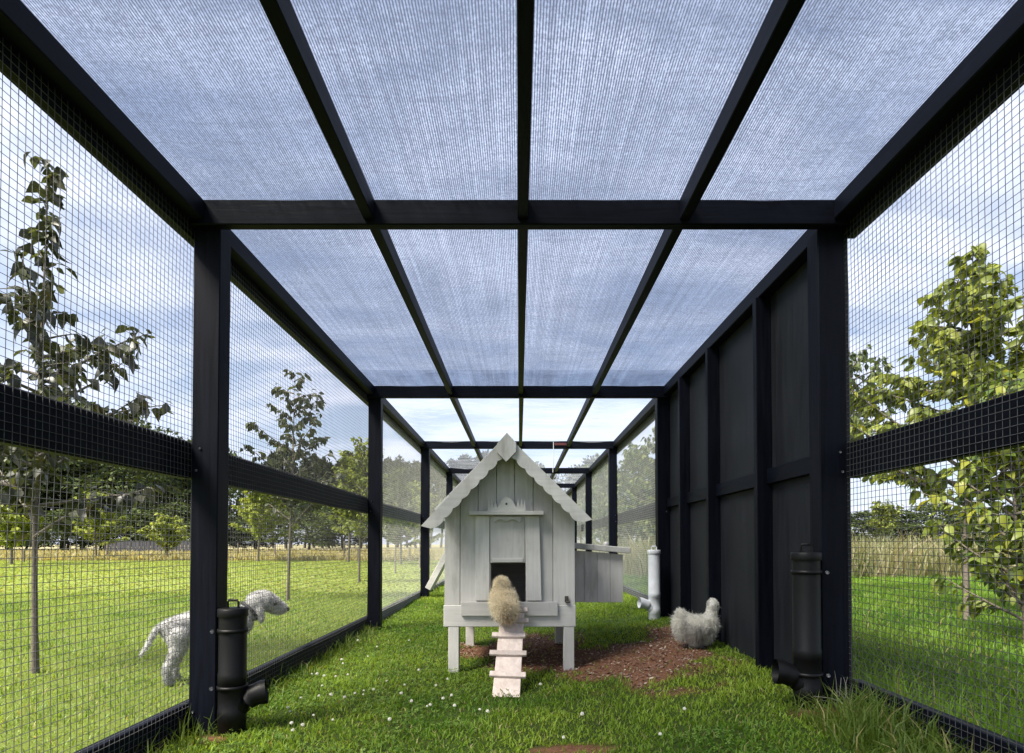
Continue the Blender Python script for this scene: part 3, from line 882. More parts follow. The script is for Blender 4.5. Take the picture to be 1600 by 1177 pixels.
# buff hen on top of the ramp, seen from behind
Y2 = 3.56
tt2 = (Y2 - rb0.y) / dirv.y
zr = rb0.z + dirv.z * tt2 + .012
hb = Vector((px(788, 0, Y2).x, Y2, zr))
hen('fluffy buff hen climbing the ramp into the henhouse', tuple(hb), R(97), R(14),
    [[(-.085, 0, .095, .060), (-.035, .004, .100, .080), (.02, .006, .115, .082), (.065, .008, .140, .068)],
     [(.065, .01, .165, .052), (.085, .014, .205, .046), (.09, .016, .222, .042)], [(-.10, 0, .105, .048), (-.115, 0, .12, .035)]],
    (.72, .64, .50), ((.80, .69, .49), (.98, .93, .79)), 9,
    lambda P: np.clip(.65 + .7 * fbm(P[:, 1], P[:, 2] + P[:, 0], 40, 8)[:, None], .75, 1.05) * (1 - (.62 * np.exp(-((P[:, 1] / .022) ** 2) - ((P[:, 2] - .075) / .045) ** 2) * (P[:, 0] < -.05))[:, None] * np.array([[.8, 1, 1.15]])), None, None,
    (((-.02, .04, .05), (-.012, .05, -.012), toes), ((-.02, -.03, .05), (-.035, -.03, -.02), toes)), (.95, .93, .90), .8)

# dog outside the wire
dA, dB = px(278, 0, 3.36), px(425, 0, 3.72)
dd = (dB - dA); drz = math.atan2(dd.y, dd.x)
dloc = Vector((dA.x, dA.y, 0)) + Vector((dd.x, dd.y, 0)).normalized() * .175
dloc.z = gz1(dloc.x, dloc.y)
dog = empty('dog', tuple(dloc), 'curly white grey terrier standing outside the wire behind left post', 'dog')
DM = animal_matrix(dloc, drz)
dch = [[(-.19, 0, .315, .070), (-.11, 0, .335, .072), (-.02, 0, .322, .080), (.08, 0, .315, .092), (.16, 0, .315, .085)],
       [(.15, 0, .335, .075), (.21, 0, .375, .060), (.265, 0, .415, .052)],
       [(.272, 0, .440, .068), (.310, 0, .445, .068), (.350, 0, .428, .058), (.390, 0, .400, .048), (.415, 0, .390, .043)],
       [(-.235, 0, .345, .022), (-.275, 0, .32, .017), (-.305, 0, .265, .014), (-.335, 0, .205, .011), (-.36, 0, .175, .006)]]
for s in (-1, 1):
    dch.append([(-.178, s * .05 , .280, .058), (-.160 + s * .02, s * .06, .205, .042), (-.185 + s * .025, s * .06, .14, .029), (-.205 + s * .03, s * .06, .10, .023), (-.200 + s * .03, s * .06, .03, .021), (-.185 + s * .03, s * .06, .018, .021)])
    dch.append([(.135, s * .055, .275, .052), (.135, s * .058, .17, .033), (.14, s * .058, .04, .027), (.155, s * .058, .020, .024)])
    dch.append([(.268, s * .052, .425, .020), (.272, s * .064, .385, .021), (.275, s * .064, .345, .020), (.276, s * .062, .322, .012)])
dbm = simple('dog_skin', (.42, .42, .42), .95, 0, .15, 40)
dme = blob('body', dch, .0085, dbm, dog, 4)
V, F, c = tufts(dme, 42000, .017, .0016, ((.40, .40, .41), (.82, .81, .80)), (0, 0, -.1), .6, 1.1, 13,
                lambda P: np.where((fbm(P[:, 0], P[:, 2], 11, 6)[:, None] > .56) & (P[:, 0] < .2)[:, None], .66, 1.0) * np.clip(.3 + 1.4 * fbm(P[:, 0] + P[:, 1], P[:, 2], 38, 9)[:, None], .5, 1.15) * np.ones((1, 3)))
co = np.empty(len(dme.vertices) * 3, np.float32); dme.vertices.foreach_get('co', co)
dme.vertices.foreach_set('co', place(co.reshape(-1, 3), DM).astype(np.float32).ravel())
obj('body', dme, dbm, dog, True)
add_fur('coat', V, F, c, DM, dog)
bm = bmesh.new(); bmesh.ops.create_uvsphere(bm, u_segments=12, v_segments=8, radius=.017, matrix=DM @ Matrix.Translation((.462, 0, .380)) @ Matrix.Diagonal((.8, 1.05, .85, 1)))
obj('nose', bm_mesh('nose', bm), DARK, dog, True)
for s in (-1, 1):
    bm = bmesh.new(); bmesh.ops.create_uvsphere(bm, u_segments=10, v_segments=8, radius=.011, matrix=DM @ Matrix.Translation((.362, s * .060, .430)))
    obj('eye', bm_mesh('eye', bm), DARK, dog, True)
T = Tubes()
cc = Vector((.225, 0, .386)); ax = Vector((.8, 0, .6)).normalized()
u_ = Vector((0, 1, 0)); v_ = ax.cross(u_)
T.add([DM @ (cc + (u_ * math.cos(a) + v_ * math.sin(a)) * .068) for a in np.linspace(0, 2 * math.pi, 33)], .0095, 6)
obj('collar', T.mesh('collar'), COLLAR, dog, True)

# ------------------------------------------------------------------ leaves and trees
LV = np.array([(0, 0, 0), (.22, .25, .03), (.22, -.25, .03), (.5, .33, .02), (.5, 0, -.05), (.5, -.33, .02), (.8, .18, -.08), (.8, -.18, -.08), (1.05, 0, -.22), (.2, 0, -.015), (.8, 0, -.12)])
LF = np.array([(0, 9, 1), (0, 2, 9), (9, 4, 3), (9, 3, 1), (9, 2, 5), (9, 5, 4), (4, 10, 6), (4, 6, 3), (4, 5, 7), (4, 7, 10), (10, 8, 6), (10, 7, 8)])
leaf_meshes = {}
def leaf_mesh(kind, v, mat):
    if (kind, v) not in leaf_meshes:
        g = np.random.default_rng(v + 40)
        V = LV.copy(); V[:, 2] *= g.uniform(.6, 2.2); V[:, 1] *= g.uniform(.85, 1.2); V[:, 2] -= V[:, 0] ** 2 * g.uniform(0, .35)
        me = np_mesh('leaf', V, LF); me.materials.append(mat)
        me.polygons.foreach_set('use_smooth', np.ones(len(me.polygons), bool))
        leaf_meshes[(kind, v)] = me
    return leaf_meshes[(kind, v)]

def leaf_frames(pos, dirs, size, g):
    """rotation matrices (n,3,3) whose x axis is dirs, roughly face up"""
    n = len(pos)
    X = dirs / np.linalg.norm(dirs, axis=1)[:, None]
    Uv = np.tile([0, 0, 1.0], (n, 1)) + g.normal(0, .55, (n, 3))
    Yv = np.cross(Uv, X); Yv /= np.linalg.norm(Yv, axis=1)[:, None] + 1e-9
    Z = np.cross(X, Yv)
    return np.stack([X, Yv, Z], -1) * size[:, None, None]

def leaf_cloud(name, pos, dirs, size, cols, parent, g, mat=LEAF, simple_leaf=False):
    M = leaf_frames(pos, dirs, size, g)
    TV, TF = (LV, LF) if not simple_leaf else (np.array([(0, 0, 0), (.45, .26, 0), (.45, -.26, 0), (1, 0, -.15)]), np.array([(0, 2, 1), (1, 2, 3)]))
    V = np.einsum('nij,kj->nki', M, TV) + pos[:, None]
    F = (np.arange(len(pos))[:, None, None] * len(TV) + TF[None]).reshape(-1, 3)
    o = obj(name, np_mesh(name, V.reshape(-1, 3), F, np.repeat(cols, len(TV), 0)), mat, parent)
    tag(o, kind='stuff')
    return o

def young_tree(label, base, H, seed, prof, nb, leaf, n_obj=0, lmat=LEAF_A, kind='A', cols=((.035, .06, .02), (.10, .14, .035)), group='young fruit trees along the run', r0=.022, z0=.75, per=3, simple_leaf=False, lean=(0, 0), droop=1.0, yellow=0.0):
    g = np.random.default_rng(seed); rr = random.Random(seed)
    b = Vector(base); b.z = gz1(b.x, b.y)
    E = empty('fruit_tree', tuple(b), label, 'tree', group)
    T = Tubes()
    path = []
    for i in range(13):
        t = i / 12
        path.append(b + Vector((lean[0] * t + .035 * math.sin(3 * t + seed) * H / 3, lean[1] * t + .03 * math.cos(4 * t + seed), H * t - (.03 if i == 0 else 0))))
    T.add(path, [r0 * (1 - .86 * (i / 12)) * (1.25 if i == 0 else 1) for i in range(13)], 8)
    pos, dirs = [], []
    def at(t):
        f = min(max(t, 0), .9999) * 12; i = int(f); return path[i].lerp(path[i + 1], f - i)
    def spot(p, out, k):
        for _ in range(k):
            d = Vector((out.x * .6, out.y * .6, out.z * .2)) + Vector((rr.gauss(0, .55), rr.gauss(0, .55), -droop * rr.uniform(.15, 1.1)))
            pos.append(p + Vector((rr.gauss(0, .015), rr.gauss(0, .015), rr.gauss(0, .015)))); dirs.append(d)
    for i in range(nb):
        t = z0 / H + (1 - z0 / H) * ((i + .5) / nb) ** .95
        az = i * 2.399 + rr.uniform(-.4, .4)
        L = prof((t * H - z0) / (H - z0)) * rr.uniform(.75, 1.2)
        if L < .03: continue
        el = R(rr.uniform(15, 55)) * (0.6 + .6 * t)
        p = at(t); d = Vector((math.cos(az) * math.cos(el), math.sin(az) * math.cos(el), math.sin(el)))
        P = [p]
        n = 5
        for k in range(n):
            d = (d + Vector((rr.gauss(0, .09), rr.gauss(0, .09), .05 - .05 * droop + rr.gauss(0, .05)))).normalized()
            P.append(P[-1] + d * (L / n))
        T.add(P, [.0075 * (1 - .8 * k / n) * (1 + L) for k in range(n + 1)], 5)
        ns = max(2, int(L / .055))
        for k in range(ns):
            u = .18 + .82 * (k + rr.random()) / ns
            f = min(u, .999) * n; j = int(f); q = P[j].lerp(P[j + 1], f - j)
            if rr.random() < .45 and L > .25:      # side shoot
                sdv = (Vector((rr.gauss(0, 1), rr.gauss(0, 1), rr.uniform(-.2, .7)))).normalized() * rr.uniform(.05, .16)
                T.add([q, q + sdv * .5, q + sdv], [.003, .0022, .0012], 4)
                spot(q + sdv * .6, sdv.normalized(), per); spot(q + sdv, sdv.normalized(), per)
            spot(q, d, per)
        spot(P[-1], d, per + 1)
    # leaves up the leader
    nl = int((H - z0) / .07)
    for i in range(nl):
        t = (z0 + (H - z0) * rr.random()) / H
        if rr.random() < .75: spot(at(t), Vector((rr.gauss(0, 1), rr.gauss(0, 1), .2)).normalized(), per)
    spot(path[-1], Vector((0, 0, 1)), 4)
    tr = obj('trunk', T.mesh('trunk'), BARK, E, True)
    pos = np.array([tuple(p) for p in pos]); dirs = np.array([tuple(p) for p in dirs])
    size = leaf * g.uniform(.55, 1.2, len(pos))
    if n_obj > 0:
        dc = np.hypot(pos[:, 0], pos[:, 1]); order = np.argsort(dc / size)
        pick = order[:n_obj]; rest = order[n_obj:]
        M = leaf_frames(pos[pick], dirs[pick], size[pick], g)
        for k, i in enumerate(pick):
            o = bpy.data.objects.new('leaf', leaf_mesh(kind, k % 6, lmat))
            MM = Matrix(M[k].tolist()).to_4x4(); MM.translation = Vector(pos[i])
            COL.objects.link(o); o.parent = E; o.matrix_parent_inverse = E.matrix_basis.inverted(); o.matrix_basis = MM
    else: rest = np.arange(len(pos))
    if len(rest):
        ci = g.random(len(rest))[:, None] ** 1.4
        cc = np.array(cols[0]) * (1 - ci) + np.array(cols[1]) * ci
        leaf_cloud('crown', pos[rest], dirs[rest], size[rest], cc, E, g, simple_leaf=simple_leaf)
    return E

YG = ((.10, .135, .025), (.27, .31, .055))
DGY = ((.035, .045, .026), (.085, .10, .045))
DG = ((.035, .06, .02), (.10, .13, .035))
def prof_near(t): return (.80 * (1 - t) ** .4 + .05) if t < .52 else max(.08, .55 - .60 * t) * .8
young_tree('slender young tree with drooping leaves nearest the run on the left', (-3.03, 3.65, 0), 3.28, 3, prof_near, 42, .086, 300, LEAF_A, 'A', DGY, r0=.019, z0=.82, per=2)
young_tree('second young tree on the left with airy crown, beyond near post', (-3.05, 7.7, 0), 3.05, 11, lambda t: .75 * (1 - t) ** .6 + .08, 26, .092, 0, cols=DGY, r0=.022, z0=.95, per=2)
young_tree('third young tree on the left, thin leaning trunk before second post', (-3.1, 11.3, 0), 2.75, 17, lambda t: .75 * (1 - t) ** .5 + .08, 28, .11, 0, cols=YG, z0=.75, per=2, simple_leaf=True)
young_tree('fourth young tree on the left seen through the third bay', (-3.1, 14.6, 0), 2.6, 23, lambda t: .7 * (1 - t) ** .5 + .1, 26, .11, 0, cols=DG, z0=.7, per=2, simple_leaf=True)
young_tree('fifth young tree on the left near the far bays', (-3.1, 18.2, 0), 2.7, 29, lambda t: .8 * (1 - t) ** .5 + .1, 26, .12, 0, cols=YG, z0=.6, per=2, simple_leaf=True)
young_tree('big leafy yellow green tree close outside the right wire', (4.0, 5.1, 0), 3.25, 5, lambda t: 1.35 * (1 - t) ** 1.15 + .10, 66, .098, 300, LEAF_B, 'B', YG, group='leafy trees right of the run', r0=.026, z0=.95, per=3)
young_tree('low leafy shrub at the right photo edge close behind the wire', (3.40, 3.9, 0), 1.7, 41, lambda t: .58 * (1 - t) ** .4 + .1, 50, .085, 250, LEAF_B, 'B', cols=((.07, .12, .025), (.24, .29, .05)), group='leafy trees right of the run', r0=.014, z0=.12, per=2)
for i, (x, y, h, sd_, lb) in enumerate([(4.15, 7.2, 2.85, 61, 'slim leafy tree peeking past right post edge'), (3.6, 10.2, 3.4, 62, 'tall willowy tree behind white feeder'), (3.3, 13.0, 3.1, 63, 'willowy tree seen through third right bay'), (3.4, 16.2, 3.3, 64, 'willowy tree seen through far right bays'), (3.0, 20.5, 3.6, 65, 'farthest willowy tree on the right, past end of run')]):
    young_tree(lb, (x, y, 0), h, sd_, lambda t: (1.15 if h > 2.9 else .8) * (1 - t) ** .4 + .15, 60 if h > 2.9 else 30, .12, 0, cols=((.05, .08, .03), (.19, .23, .07)), group='leafy trees right of the run', z0=1.45 if i == 0 else .25, per=2 if i == 0 else 3, simple_leaf=True, droop=1.5)

# orchard trees in the field on the left
def field_tree(label, x, y, h, w, seed, cols, group='orchard trees in the field'):
    young_tree(label, (x, y, 0), h, seed, lambda t: w * (1 - t) ** .6 + .1, 40, .19, 0, cols=cols, group=group, z0=h * .22, per=4, simple_leaf=True, r0=.05, droop=.7)
YY = ((.17, .22, .035), (.38, .42, .08))
for lb, xp, yb, h, w, sd_, cl in [
    ('yellow green orchard tree right behind the near left tree', 150, 876, 3.2, 1.5, 71, YY),
    ('small round yellow green orchard shrub left of near post', 262, 876, 2.0, 1.2, 72, YY),
    ('pale orchard tree at the left photo edge', 20, 884, 2.7, 1.2, 73, YY),
    ('broad yellow green orchard tree just right of near post', 405, 879, 3.6, 1.7, 74, YY),
    ('orchard tree between second young tree and second post', 545, 880, 4.6, 1.7, 75, YG),
    ('orchard tree seen through third left bay', 625, 884, 3.0, 1.2, 76, DG)]:
    d = CAM_H * FPX / (yb - VY)
    field_tree(lb, (xp - VX) * d / FPX, d, h, w, sd_, cl)

def clump_tree(variant, H, W, kind):
    """far tree mesh pair (trunk, crown), base at origin"""
    g = np.random.default_rng(100 + variant); rr = random.Random(100 + variant)
    T = Tubes()
    top = H * (.92 if kind == 'pine' else .7)
    P = [Vector((.25 * math.sin(i), .2 * math.cos(2 * i), top * i / 6 - (.3 if i == 0 else 0))) for i in range(7)]
    T.add(P, [H * .016 * (1 - .8 * i / 6) for i in range(7)], 7)
    cl = []
    n = 46 if kind == 'pine' else 60
    for i in range(n):
        t = (i + rr.random()) / n
        if kind == 'pine':
            z = H * (.30 + .70 * t); rad = W * (1 - t) ** .55 * (0.35 + .65 * rr.random()) * (1.0 if t > .1 else .7)
        else:
            z = H * (.18 + .82 * t); rad = W * math.sqrt(max(0, 1 - (2 * t - .75) ** 2 / 1.6)) * rr.random() ** .5
        a = rr.uniform(0, 6.283)
        c = Vector((rad * math.cos(a), rad * math.sin(a), z))
        s = W * rr.uniform(.22, .42) * (1 if kind != 'pine' else (1.15 - .55 * t))
        cl.append((c, s))
        st = Vector((0, 0, min(z - rad * .4, top)))
        T.add([st, st.lerp(c, .6) + Vector((0, 0, -.1)), c], [H * .004, H * .003, H * .001], 4)
    pos, dirs = [], []
    for c, s in cl:
        k = 85
        u = g.normal(0, 1, (k, 3)); u /= np.linalg.norm(u, axis=1)[:, None]
        p = np.array(c) + u * (s * g.random(k) ** .45)[:, None] * np.array([1, 1, .62])
        pos.append(p); dirs.append(u + g.normal(0, .6, (k, 3)) + np.array([0, 0, -.1]))
    pos = np.concatenate(pos); dirs = np.concatenate(dirs)
    return T.mesh('trunk'), pos, dirs, g

FARV = {}
def far_tree(label, group, x, y, H, W, kind, variant, cols, rz, cat='tree', leaf=.55):
    key = (kind, variant, cols)
    if key not in FARV:
        tm, pos, dirs, g = clump_tree(variant, 1.0 * 16, 1.0 * (3.4 if kind == 'pine' else 5.0), kind)
        M = leaf_frames(pos, dirs, leaf * g.uniform(.6, 1.4, len(pos)), g)
        TV = np.array([(0, 0, 0), (.45, .3, 0), (.45, -.3, 0), (1, 0, -.15)]); TF = np.array([(0, 2, 1), (1, 2, 3)])
        V = np.einsum('nij,kj->nki', M, TV) + pos[:, None]
        F = (np.arange(len(pos))[:, None, None] * 4 + TF[None]).reshape(-1, 3)
        ci = g.random(len(pos))[:, None]
        cm = np_mesh('crown', V.reshape(-1, 3), F, np.repeat(np.array(cols[0]) * (1 - ci) + np.array(cols[1]) * ci, 4, 0))
        tm.materials.append(PBARK); cm.materials.append(FAR)
        FARV[key] = (tm, cm)
    tm, cm = FARV[key]
    E = empty('pine_tree' if kind == 'pine' else 'broadleaf_tree', (x, y, 0), label, cat, group)
    E.rotation_euler.z = rz
    base = 3.4 if kind == 'pine' else 5.0
    E.scale = (W / base, W / base, H / 16)
    for nme, me in (('trunk', tm), ('crown', cm)):
        o = bpy.data.objects.new(nme, me); COL.objects.link(o); o.parent = E
    return E
PC = ((.018, .028, .014), (.050, .065, .030)); EC = ((.035, .05, .025), (.10, .12, .05)); OC = ((.03, .05, .015), (.09, .12, .03))
rt = random.Random(3)
# tall pines behind the field, left of the vanishing point
for i in range(24):
    xp = 430 + i * 14.5 + rt.uniform(-5, 5); d = rt.uniform(95, 125)
    H = (VY - rt.uniform(694, 722)) * d / FPX
    far_tree('tall dark pine in the far row behind the field', 'far pine row', (xp - VX) * d / FPX, d, H, H * .20, 'pine', i % 4, PC, rt.uniform(0, 6))
# darker mixed trees nearer on the far left
for i in range(15):
    xp = -160 + i * 36 + rt.uniform(-10, 10); d = rt.uniform(58, 72)
    H = (VY - (rt.uniform(618, 660) + max(0, xp - 100) * .17)) * d / FPX
    far_tree('dense dark evergreen behind the field at far left', 'dark evergreens at far left', (xp - VX) * d / FPX, d, H, H * .36, 'broad', 10 + i % 3, OC, rt.uniform(0, 6))
for i in range(12):
    xp = -150 + i * 62 + rt.uniform(-14, 14); d = rt.uniform(50, 56)
    far_tree('low dark bush at the foot of the far left trees', 'low bushes below far trees', (xp - VX) * d / FPX, d, rt.uniform(3.2, 4.8), rt.uniform(2.4, 3.4), 'broad', 10 + i % 3, OC, rt.uniform(0, 6), 'bush')
# straight ahead and right: eucalypts and hedge
for i in range(8):
    xp = 770 + i * 33 + rt.uniform(-8, 8); d = rt.uniform(75, 95)
    H = (VY - rt.uniform(700, 735)) * d / FPX
    far_tree('tall pale eucalypt beyond the end of the run', 'eucalypts beyond the run', (xp - VX) * d / FPX, d, H, H * .30, 'broad', 14 + i % 2, EC, rt.uniform(0, 6))
for i in range(16):
    xp = 1040 + i * 52 + rt.uniform(-14, 14); d = rt.uniform(48, 58)
    H = (VY - rt.uniform(775, 800)) * d / FPX
    far_tree('rounded green hedge tree across the right field', 'hedge trees across the right field', (xp - VX) * d / FPX, d, H, H * .75, 'broad', 16 + i % 3, OC, rt.uniform(0, 6))
young_tree('small staked tree in dry grass right of the run', (px(1383, 0, 17).x, 17, 0), 1.75, 91, lambda t: .45 * (1 - t) ** .3 + .1, 26, .12, 0, cols=YG, group='leafy trees right of the run', z0=1.0, per=3, simple_leaf=True)

# stakes in the field
for i, (xp, yb, yt) in enumerate([(168, 876, 852), (38, 880, 860), (372, 872, 850), (738 - 200, 876, 846), (560, 880, 858), (430, 874, 852), (640, 880, 856)]):
    d = .80 * FPX / (yb - VY); p = px(xp, 0, d); w = .035
    o = box('tree_stake', (p.x - w, p.x + w, d - w, d + w, -.1, (yb - yt) * d / FPX + .03), STAKE, None, .01)
    tag(o, 'short weathered wooden stake in the field, ' + ('behind the near left tree', 'at the left photo edge', 'just right of near left post', 'left of second left post', 'at second left post', 'below second young tree', 'seen through the third left bay')[i], 'stake', 'stakes in the orchard field')

# low grey shed-like fence at the foot of the far left trees
fe = empty('paling_fence', (px(235, 0, 46).x, 46, 0), 'low dark grey paling fence below the far left trees', 'fence')
FG = simple('grey_paling', (.05, .05, .06), .8, 0, .3, 3)
for i in range(26):
    x = px(165, 0, 46).x + i * .30
    box('paling', (x, x + .27, 46, 46.04, 0, 1.0 + jit(.06)), FG, fe, .01)
for zz in (.25, .75):
    box('fence_rail', (px(165, 0, 46).x, px(165, 0, 46).x + 7.8, 46.045, 46.09, zz, zz + .09), FG, fe, .01)

# ------------------------------------------------------------------ grass
def grass(name, n, xr, yr, hr, wr, cols, seed, dens=None, label='grass', lean=.55, keep=None, straw=.06, strawc=(.34, .30, .13)):
    g = np.random.default_rng(seed)
    u = g.random(n)
    y = yr[0] * (yr[1] / yr[0]) ** u if dens is None else yr[0] + (yr[1] - yr[0]) * u ** dens
    x = g.uniform(xr[0], xr[1], n)
    k = np.ones(n, bool)
    dv = dirt(x, y); k &= g.random(n) > dv * .97
    if keep is not None: k &= keep(x, y, g)
    x, y = x[k], y[k]; n = len(x)
    z = gz(x, y)
    cl = fbm(x, y, 5.0, seed % 13)
    h = g.uniform(hr[0], hr[1], n) * (.45 + 1.1 * cl)
    w = g.uniform(wr[0], wr[1], n) * (1 + .12 * np.maximum(0, y - 3))
    a = g.uniform(0, 6.283, n); la = g.uniform(0, 6.283, n); le = np.abs(g.normal(0, lean, n))
    D = np.stack([np.cos(la) * le, np.sin(la) * le, np.ones(n)], -1); D /= np.linalg.norm(D, axis=1)[:, None]
    D2 = D + np.stack([np.cos(la) * (.35 + le), np.sin(la) * (.35 + le), -.25 - .5 * g.random(n)], -1) * .8; D2 /= np.linalg.norm(D2, axis=1)[:, None]
    W = np.stack([np.cos(a), np.sin(a), np.zeros(n)], -1) * w[:, None] * .5
    p0 = np.stack([x, y, z - .006], -1); p1 = p0 + D * (h * .55)[:, None]; p2 = p1 + D2 * (h * .5)[:, None]
    V = np.stack([p0 - W, p0 + W, p1 + W * .8, p1 - W * .8, p2], 1).reshape(-1, 3)
    i = np.arange(n)[:, None] * 5
    F = np.concatenate([i + [[0, 1, 2]], i + [[0, 2, 3]], i + [[3, 2, 4]]])
    ci = np.clip(.45 * g.random(n) + 1.5 * (fbm(x, y, 2.0, 8 + seed % 5) - .34), 0, 1)[:, None]
    c = np.array(cols[0]) * (1 - ci) + np.array(cols[1]) * ci
    s_ = g.random(n) < straw
    c[s_] = np.array(strawc) * g.uniform(.7, 1.2, (s_.sum(), 1))
    o = obj(name, np_mesh(name, V, F, np.repeat(c, 5, 0)), GRASS)
    return tag(o, label, 'grass', None, 'stuff')
GC = ((.065, .165, .012), (.34, .46, .055))
grass('run_grass', 125000, (-1.40, 1.40), (1.5, 9.0), (.015, .042), (.0036, .0075), GC, 201, 1.6, 'short clover studded grass on the floor of the run')
grass('run_grass', 14000, (-1.40, 1.40), (9.0, 16.8), (.03, .07), (.008, .016), GC, 202, 1.0, 'grass on the floor of the far bays')
LC = ((.11, .21, .03), (.31, .40, .09))
wl = lambda x, y, g: (x > -MX - .05 - (y - .5) * 1.05) & (x < -MX - .06)
grass('left_lawn_grass', 120000, (-9.5, -1.46), (1.6, 9), (.02, .05), (.004, .008), LC, 203, 1.4, 'mown grass of the lawn left of the run', keep=wl)
grass('left_lawn_grass', 70000, (-24, -1.46), (8, 27), (.02, .045), (.012, .03), ((.22, .30, .06), (.36, .42, .12)), 204, 1.3, 'paler lawn further off on the left', keep=lambda x, y, g: x > -MX - (y - .5) * 1.05, straw=.12)
RC = ((.06, .15, .012), (.22, .36, .04))
grass('right_lawn_grass', 110000, (1.46, 9), (1.6, 11), (.03, .10), (.004, .009), RC, 205, 1.3, 'lush bright green grass right of the run', keep=lambda x, y, g: x < MX + .1 + (y - .5) * 1.05, straw=.05)
grass('tall_dry_grass', 60000, (2.2, 30), (10.5, 26), (.40, .95), (.008, .018), ((.11, .16, .05), (.33, .30, .19)), 206, 1.2, 'tall dry seeding grass in the right field', lean=.42, keep=lambda x, y, g: x < MX + 1 + y, straw=.3, strawc=(.38, .33, .23))
grass('rank_grass', 1500, (1.10, 1.40), (1.4, 2.40), (.06, .17), (.004, .007), ((.05, .10, .014), (.17, .23, .04)), 207, 1.0, 'rank long grass along the foot of the right wire', lean=.5)
grass('rank_grass', 900, (-1.40, -1.25), (1.5, 5.2), (.06, .13), (.004, .007), ((.04, .09, .012), (.12, .17, .03)), 208, 1.0, 'longer grass along the foot of the left wire', lean=.5)
grass('rank_grass', 500, (1.46, 1.75), (1.4, 2.9), (.08, .22), (.004, .008), RC, 209, 1.0, 'long grass outside the foot of the right wire', lean=.45)
grass('field_straw_grass', 60000, (-75, 3), (26.5, 60), (.15, .40), (.012, .03), ((.26, .25, .13), (.42, .38, .23)), 210, 1.5, 'strip of dry straw grass below the far trees', lean=.4, straw=.3)

# clover leaves low in the turf
g = np.random.default_rng(88)
n = 16000
x = g.uniform(-1.38, 1.2, n); y = 1.6 + 5.2 * g.random(n) ** 1.5
k = (fbm(x, y, 1.6, 61) + .22 * (x < 0) > .55) & (dirt(x, y) < .25); x, y = x[k], y[k]; n = len(x)
z = gz(x, y) + g.uniform(.012, .034, n)
V, F = [], []
a0_ = g.uniform(0, 6.28, n); sz = g.uniform(.006, .0105, n); tx_ = g.normal(0, .25, n); ty_ = g.normal(0, .25, n)
KV = np.array([(.1, 0), (.75, .55), (1.15, 0), (.75, -.55)])
for j in range(3):
    aa = a0_ + j * 2.094
    c_, s_ = np.cos(aa), np.sin(aa)
    lx = (KV[None, :, 0] * c_[:, None] - KV[None, :, 1] * s_[:, None]) * sz[:, None]; ly = (KV[None, :, 0] * s_[:, None] + KV[None, :, 1] * c_[:, None]) * sz[:, None]
    V.append(np.stack([x[:, None] + lx, y[:, None] + ly, z[:, None] + lx * tx_[:, None] + ly * ty_[:, None]], -1))
V = np.stack(V, 1).reshape(-1, 3); i = np.arange(n * 3)[:, None] * 4
F = i + [[0, 1, 2, 3]]
ci = g.random((n, 1)); cc = np.array((.07, .15, .02)) * (1 - ci) + np.array((.20, .31, .06)) * ci
tag(obj('clover_leaves', np_mesh('clover_leaves', V, F, np.repeat(cc, 12, 0)), GRASS), 'low patches of clover leaves in the turf of the run', 'clover', None, 'stuff')
# clover heads
def clover_mesh():
    bm = bmesh.new()
    g = random.Random(2)
    for i in range(26):
        z = 1 - 1.55 * (i + .5) / 26; r = math.sqrt(max(0, 1 - z * z)); a = i * 2.399
        d = Vector((r * math.cos(a), r * math.sin(a), z))
        c = d * .006
        u = d.orthogonal().normalized() * .0022; v = d.cross(u).normalized() * .0022
        t = bm.verts.new(c + d * .0042); b = [bm.verts.new(c + u), bm.verts.new(c + v), bm.verts.new(c - u), bm.verts.new(c - v)]
        for k in range(4): bm.faces.new((b[k], b[(k + 1) % 4], t))
    bmesh.ops.create_icosphere(bm, subdivisions=1, radius=.0065)
    return bm_mesh('clover_flower', bm)
cm = clover_mesh(); cm.materials.append(simple('clover_petals', (.72, .70, .62), .7, 0, .2, 200))
T = Tubes(); T.add([(0, 0, -.05), (.002, 0, -.02), (0, 0, -.004)], .0011, 5); sm = T.mesh('stem'); sm.materials.append(simple('clover_stem', (.09, .15, .03), .6))
rc = random.Random(12)
cl_px = [(452, 1104), (455, 1110), (458, 1128), (472, 1089), (492, 1116), (500, 1086), (505, 1070), (519, 1084), (522, 1123), (475, 1131), (460, 1139), (537, 1036), (497, 1052), (508, 1055), (526, 1056), (489, 1052), (545, 1053), (570, 1078), (569, 1084), (605, 1063), (585, 1076), (633, 1069), (610, 1122), (693, 1090), (668, 1102), (673, 1100), (628, 1082), (682, 1070), (535, 1030), (576, 1025), (644, 1094), (540, 1088), (556, 1082), (706, 1085), (711, 1101), (762, 1110), (844, 1068), (909, 1114), (1068, 1106), (880, 1150), (700, 1060), (655, 1046), (590, 1010), (640, 1000), (560, 1000), (1030, 1145), (750, 1107)]
for i, (x, y) in enumerate(cl_px):
    d = (CAM_H - .05) * FPX / (y - VY)
    for _ in range(4):
        X = (x - VX) * d / FPX; d = (CAM_H - gz1(X, d) - .048) * FPX / (y - VY)
    E = empty('clover_flower', (X, d, gz1(X, d) + .048), 'small round white clover flower in the grass of the run', 'flower', 'clover flowers in the run')
    E.scale = (rc.uniform(.6, 1.05),) * 3
    E.rotation_euler = (rc.uniform(-.4, .4), rc.uniform(-.4, .4), rc.uniform(0, 6))
    for nme, me in (('flower_head', cm), ('stem', sm)):
        o = bpy.data.objects.new(nme, me); COL.objects.link(o); o.parent = E

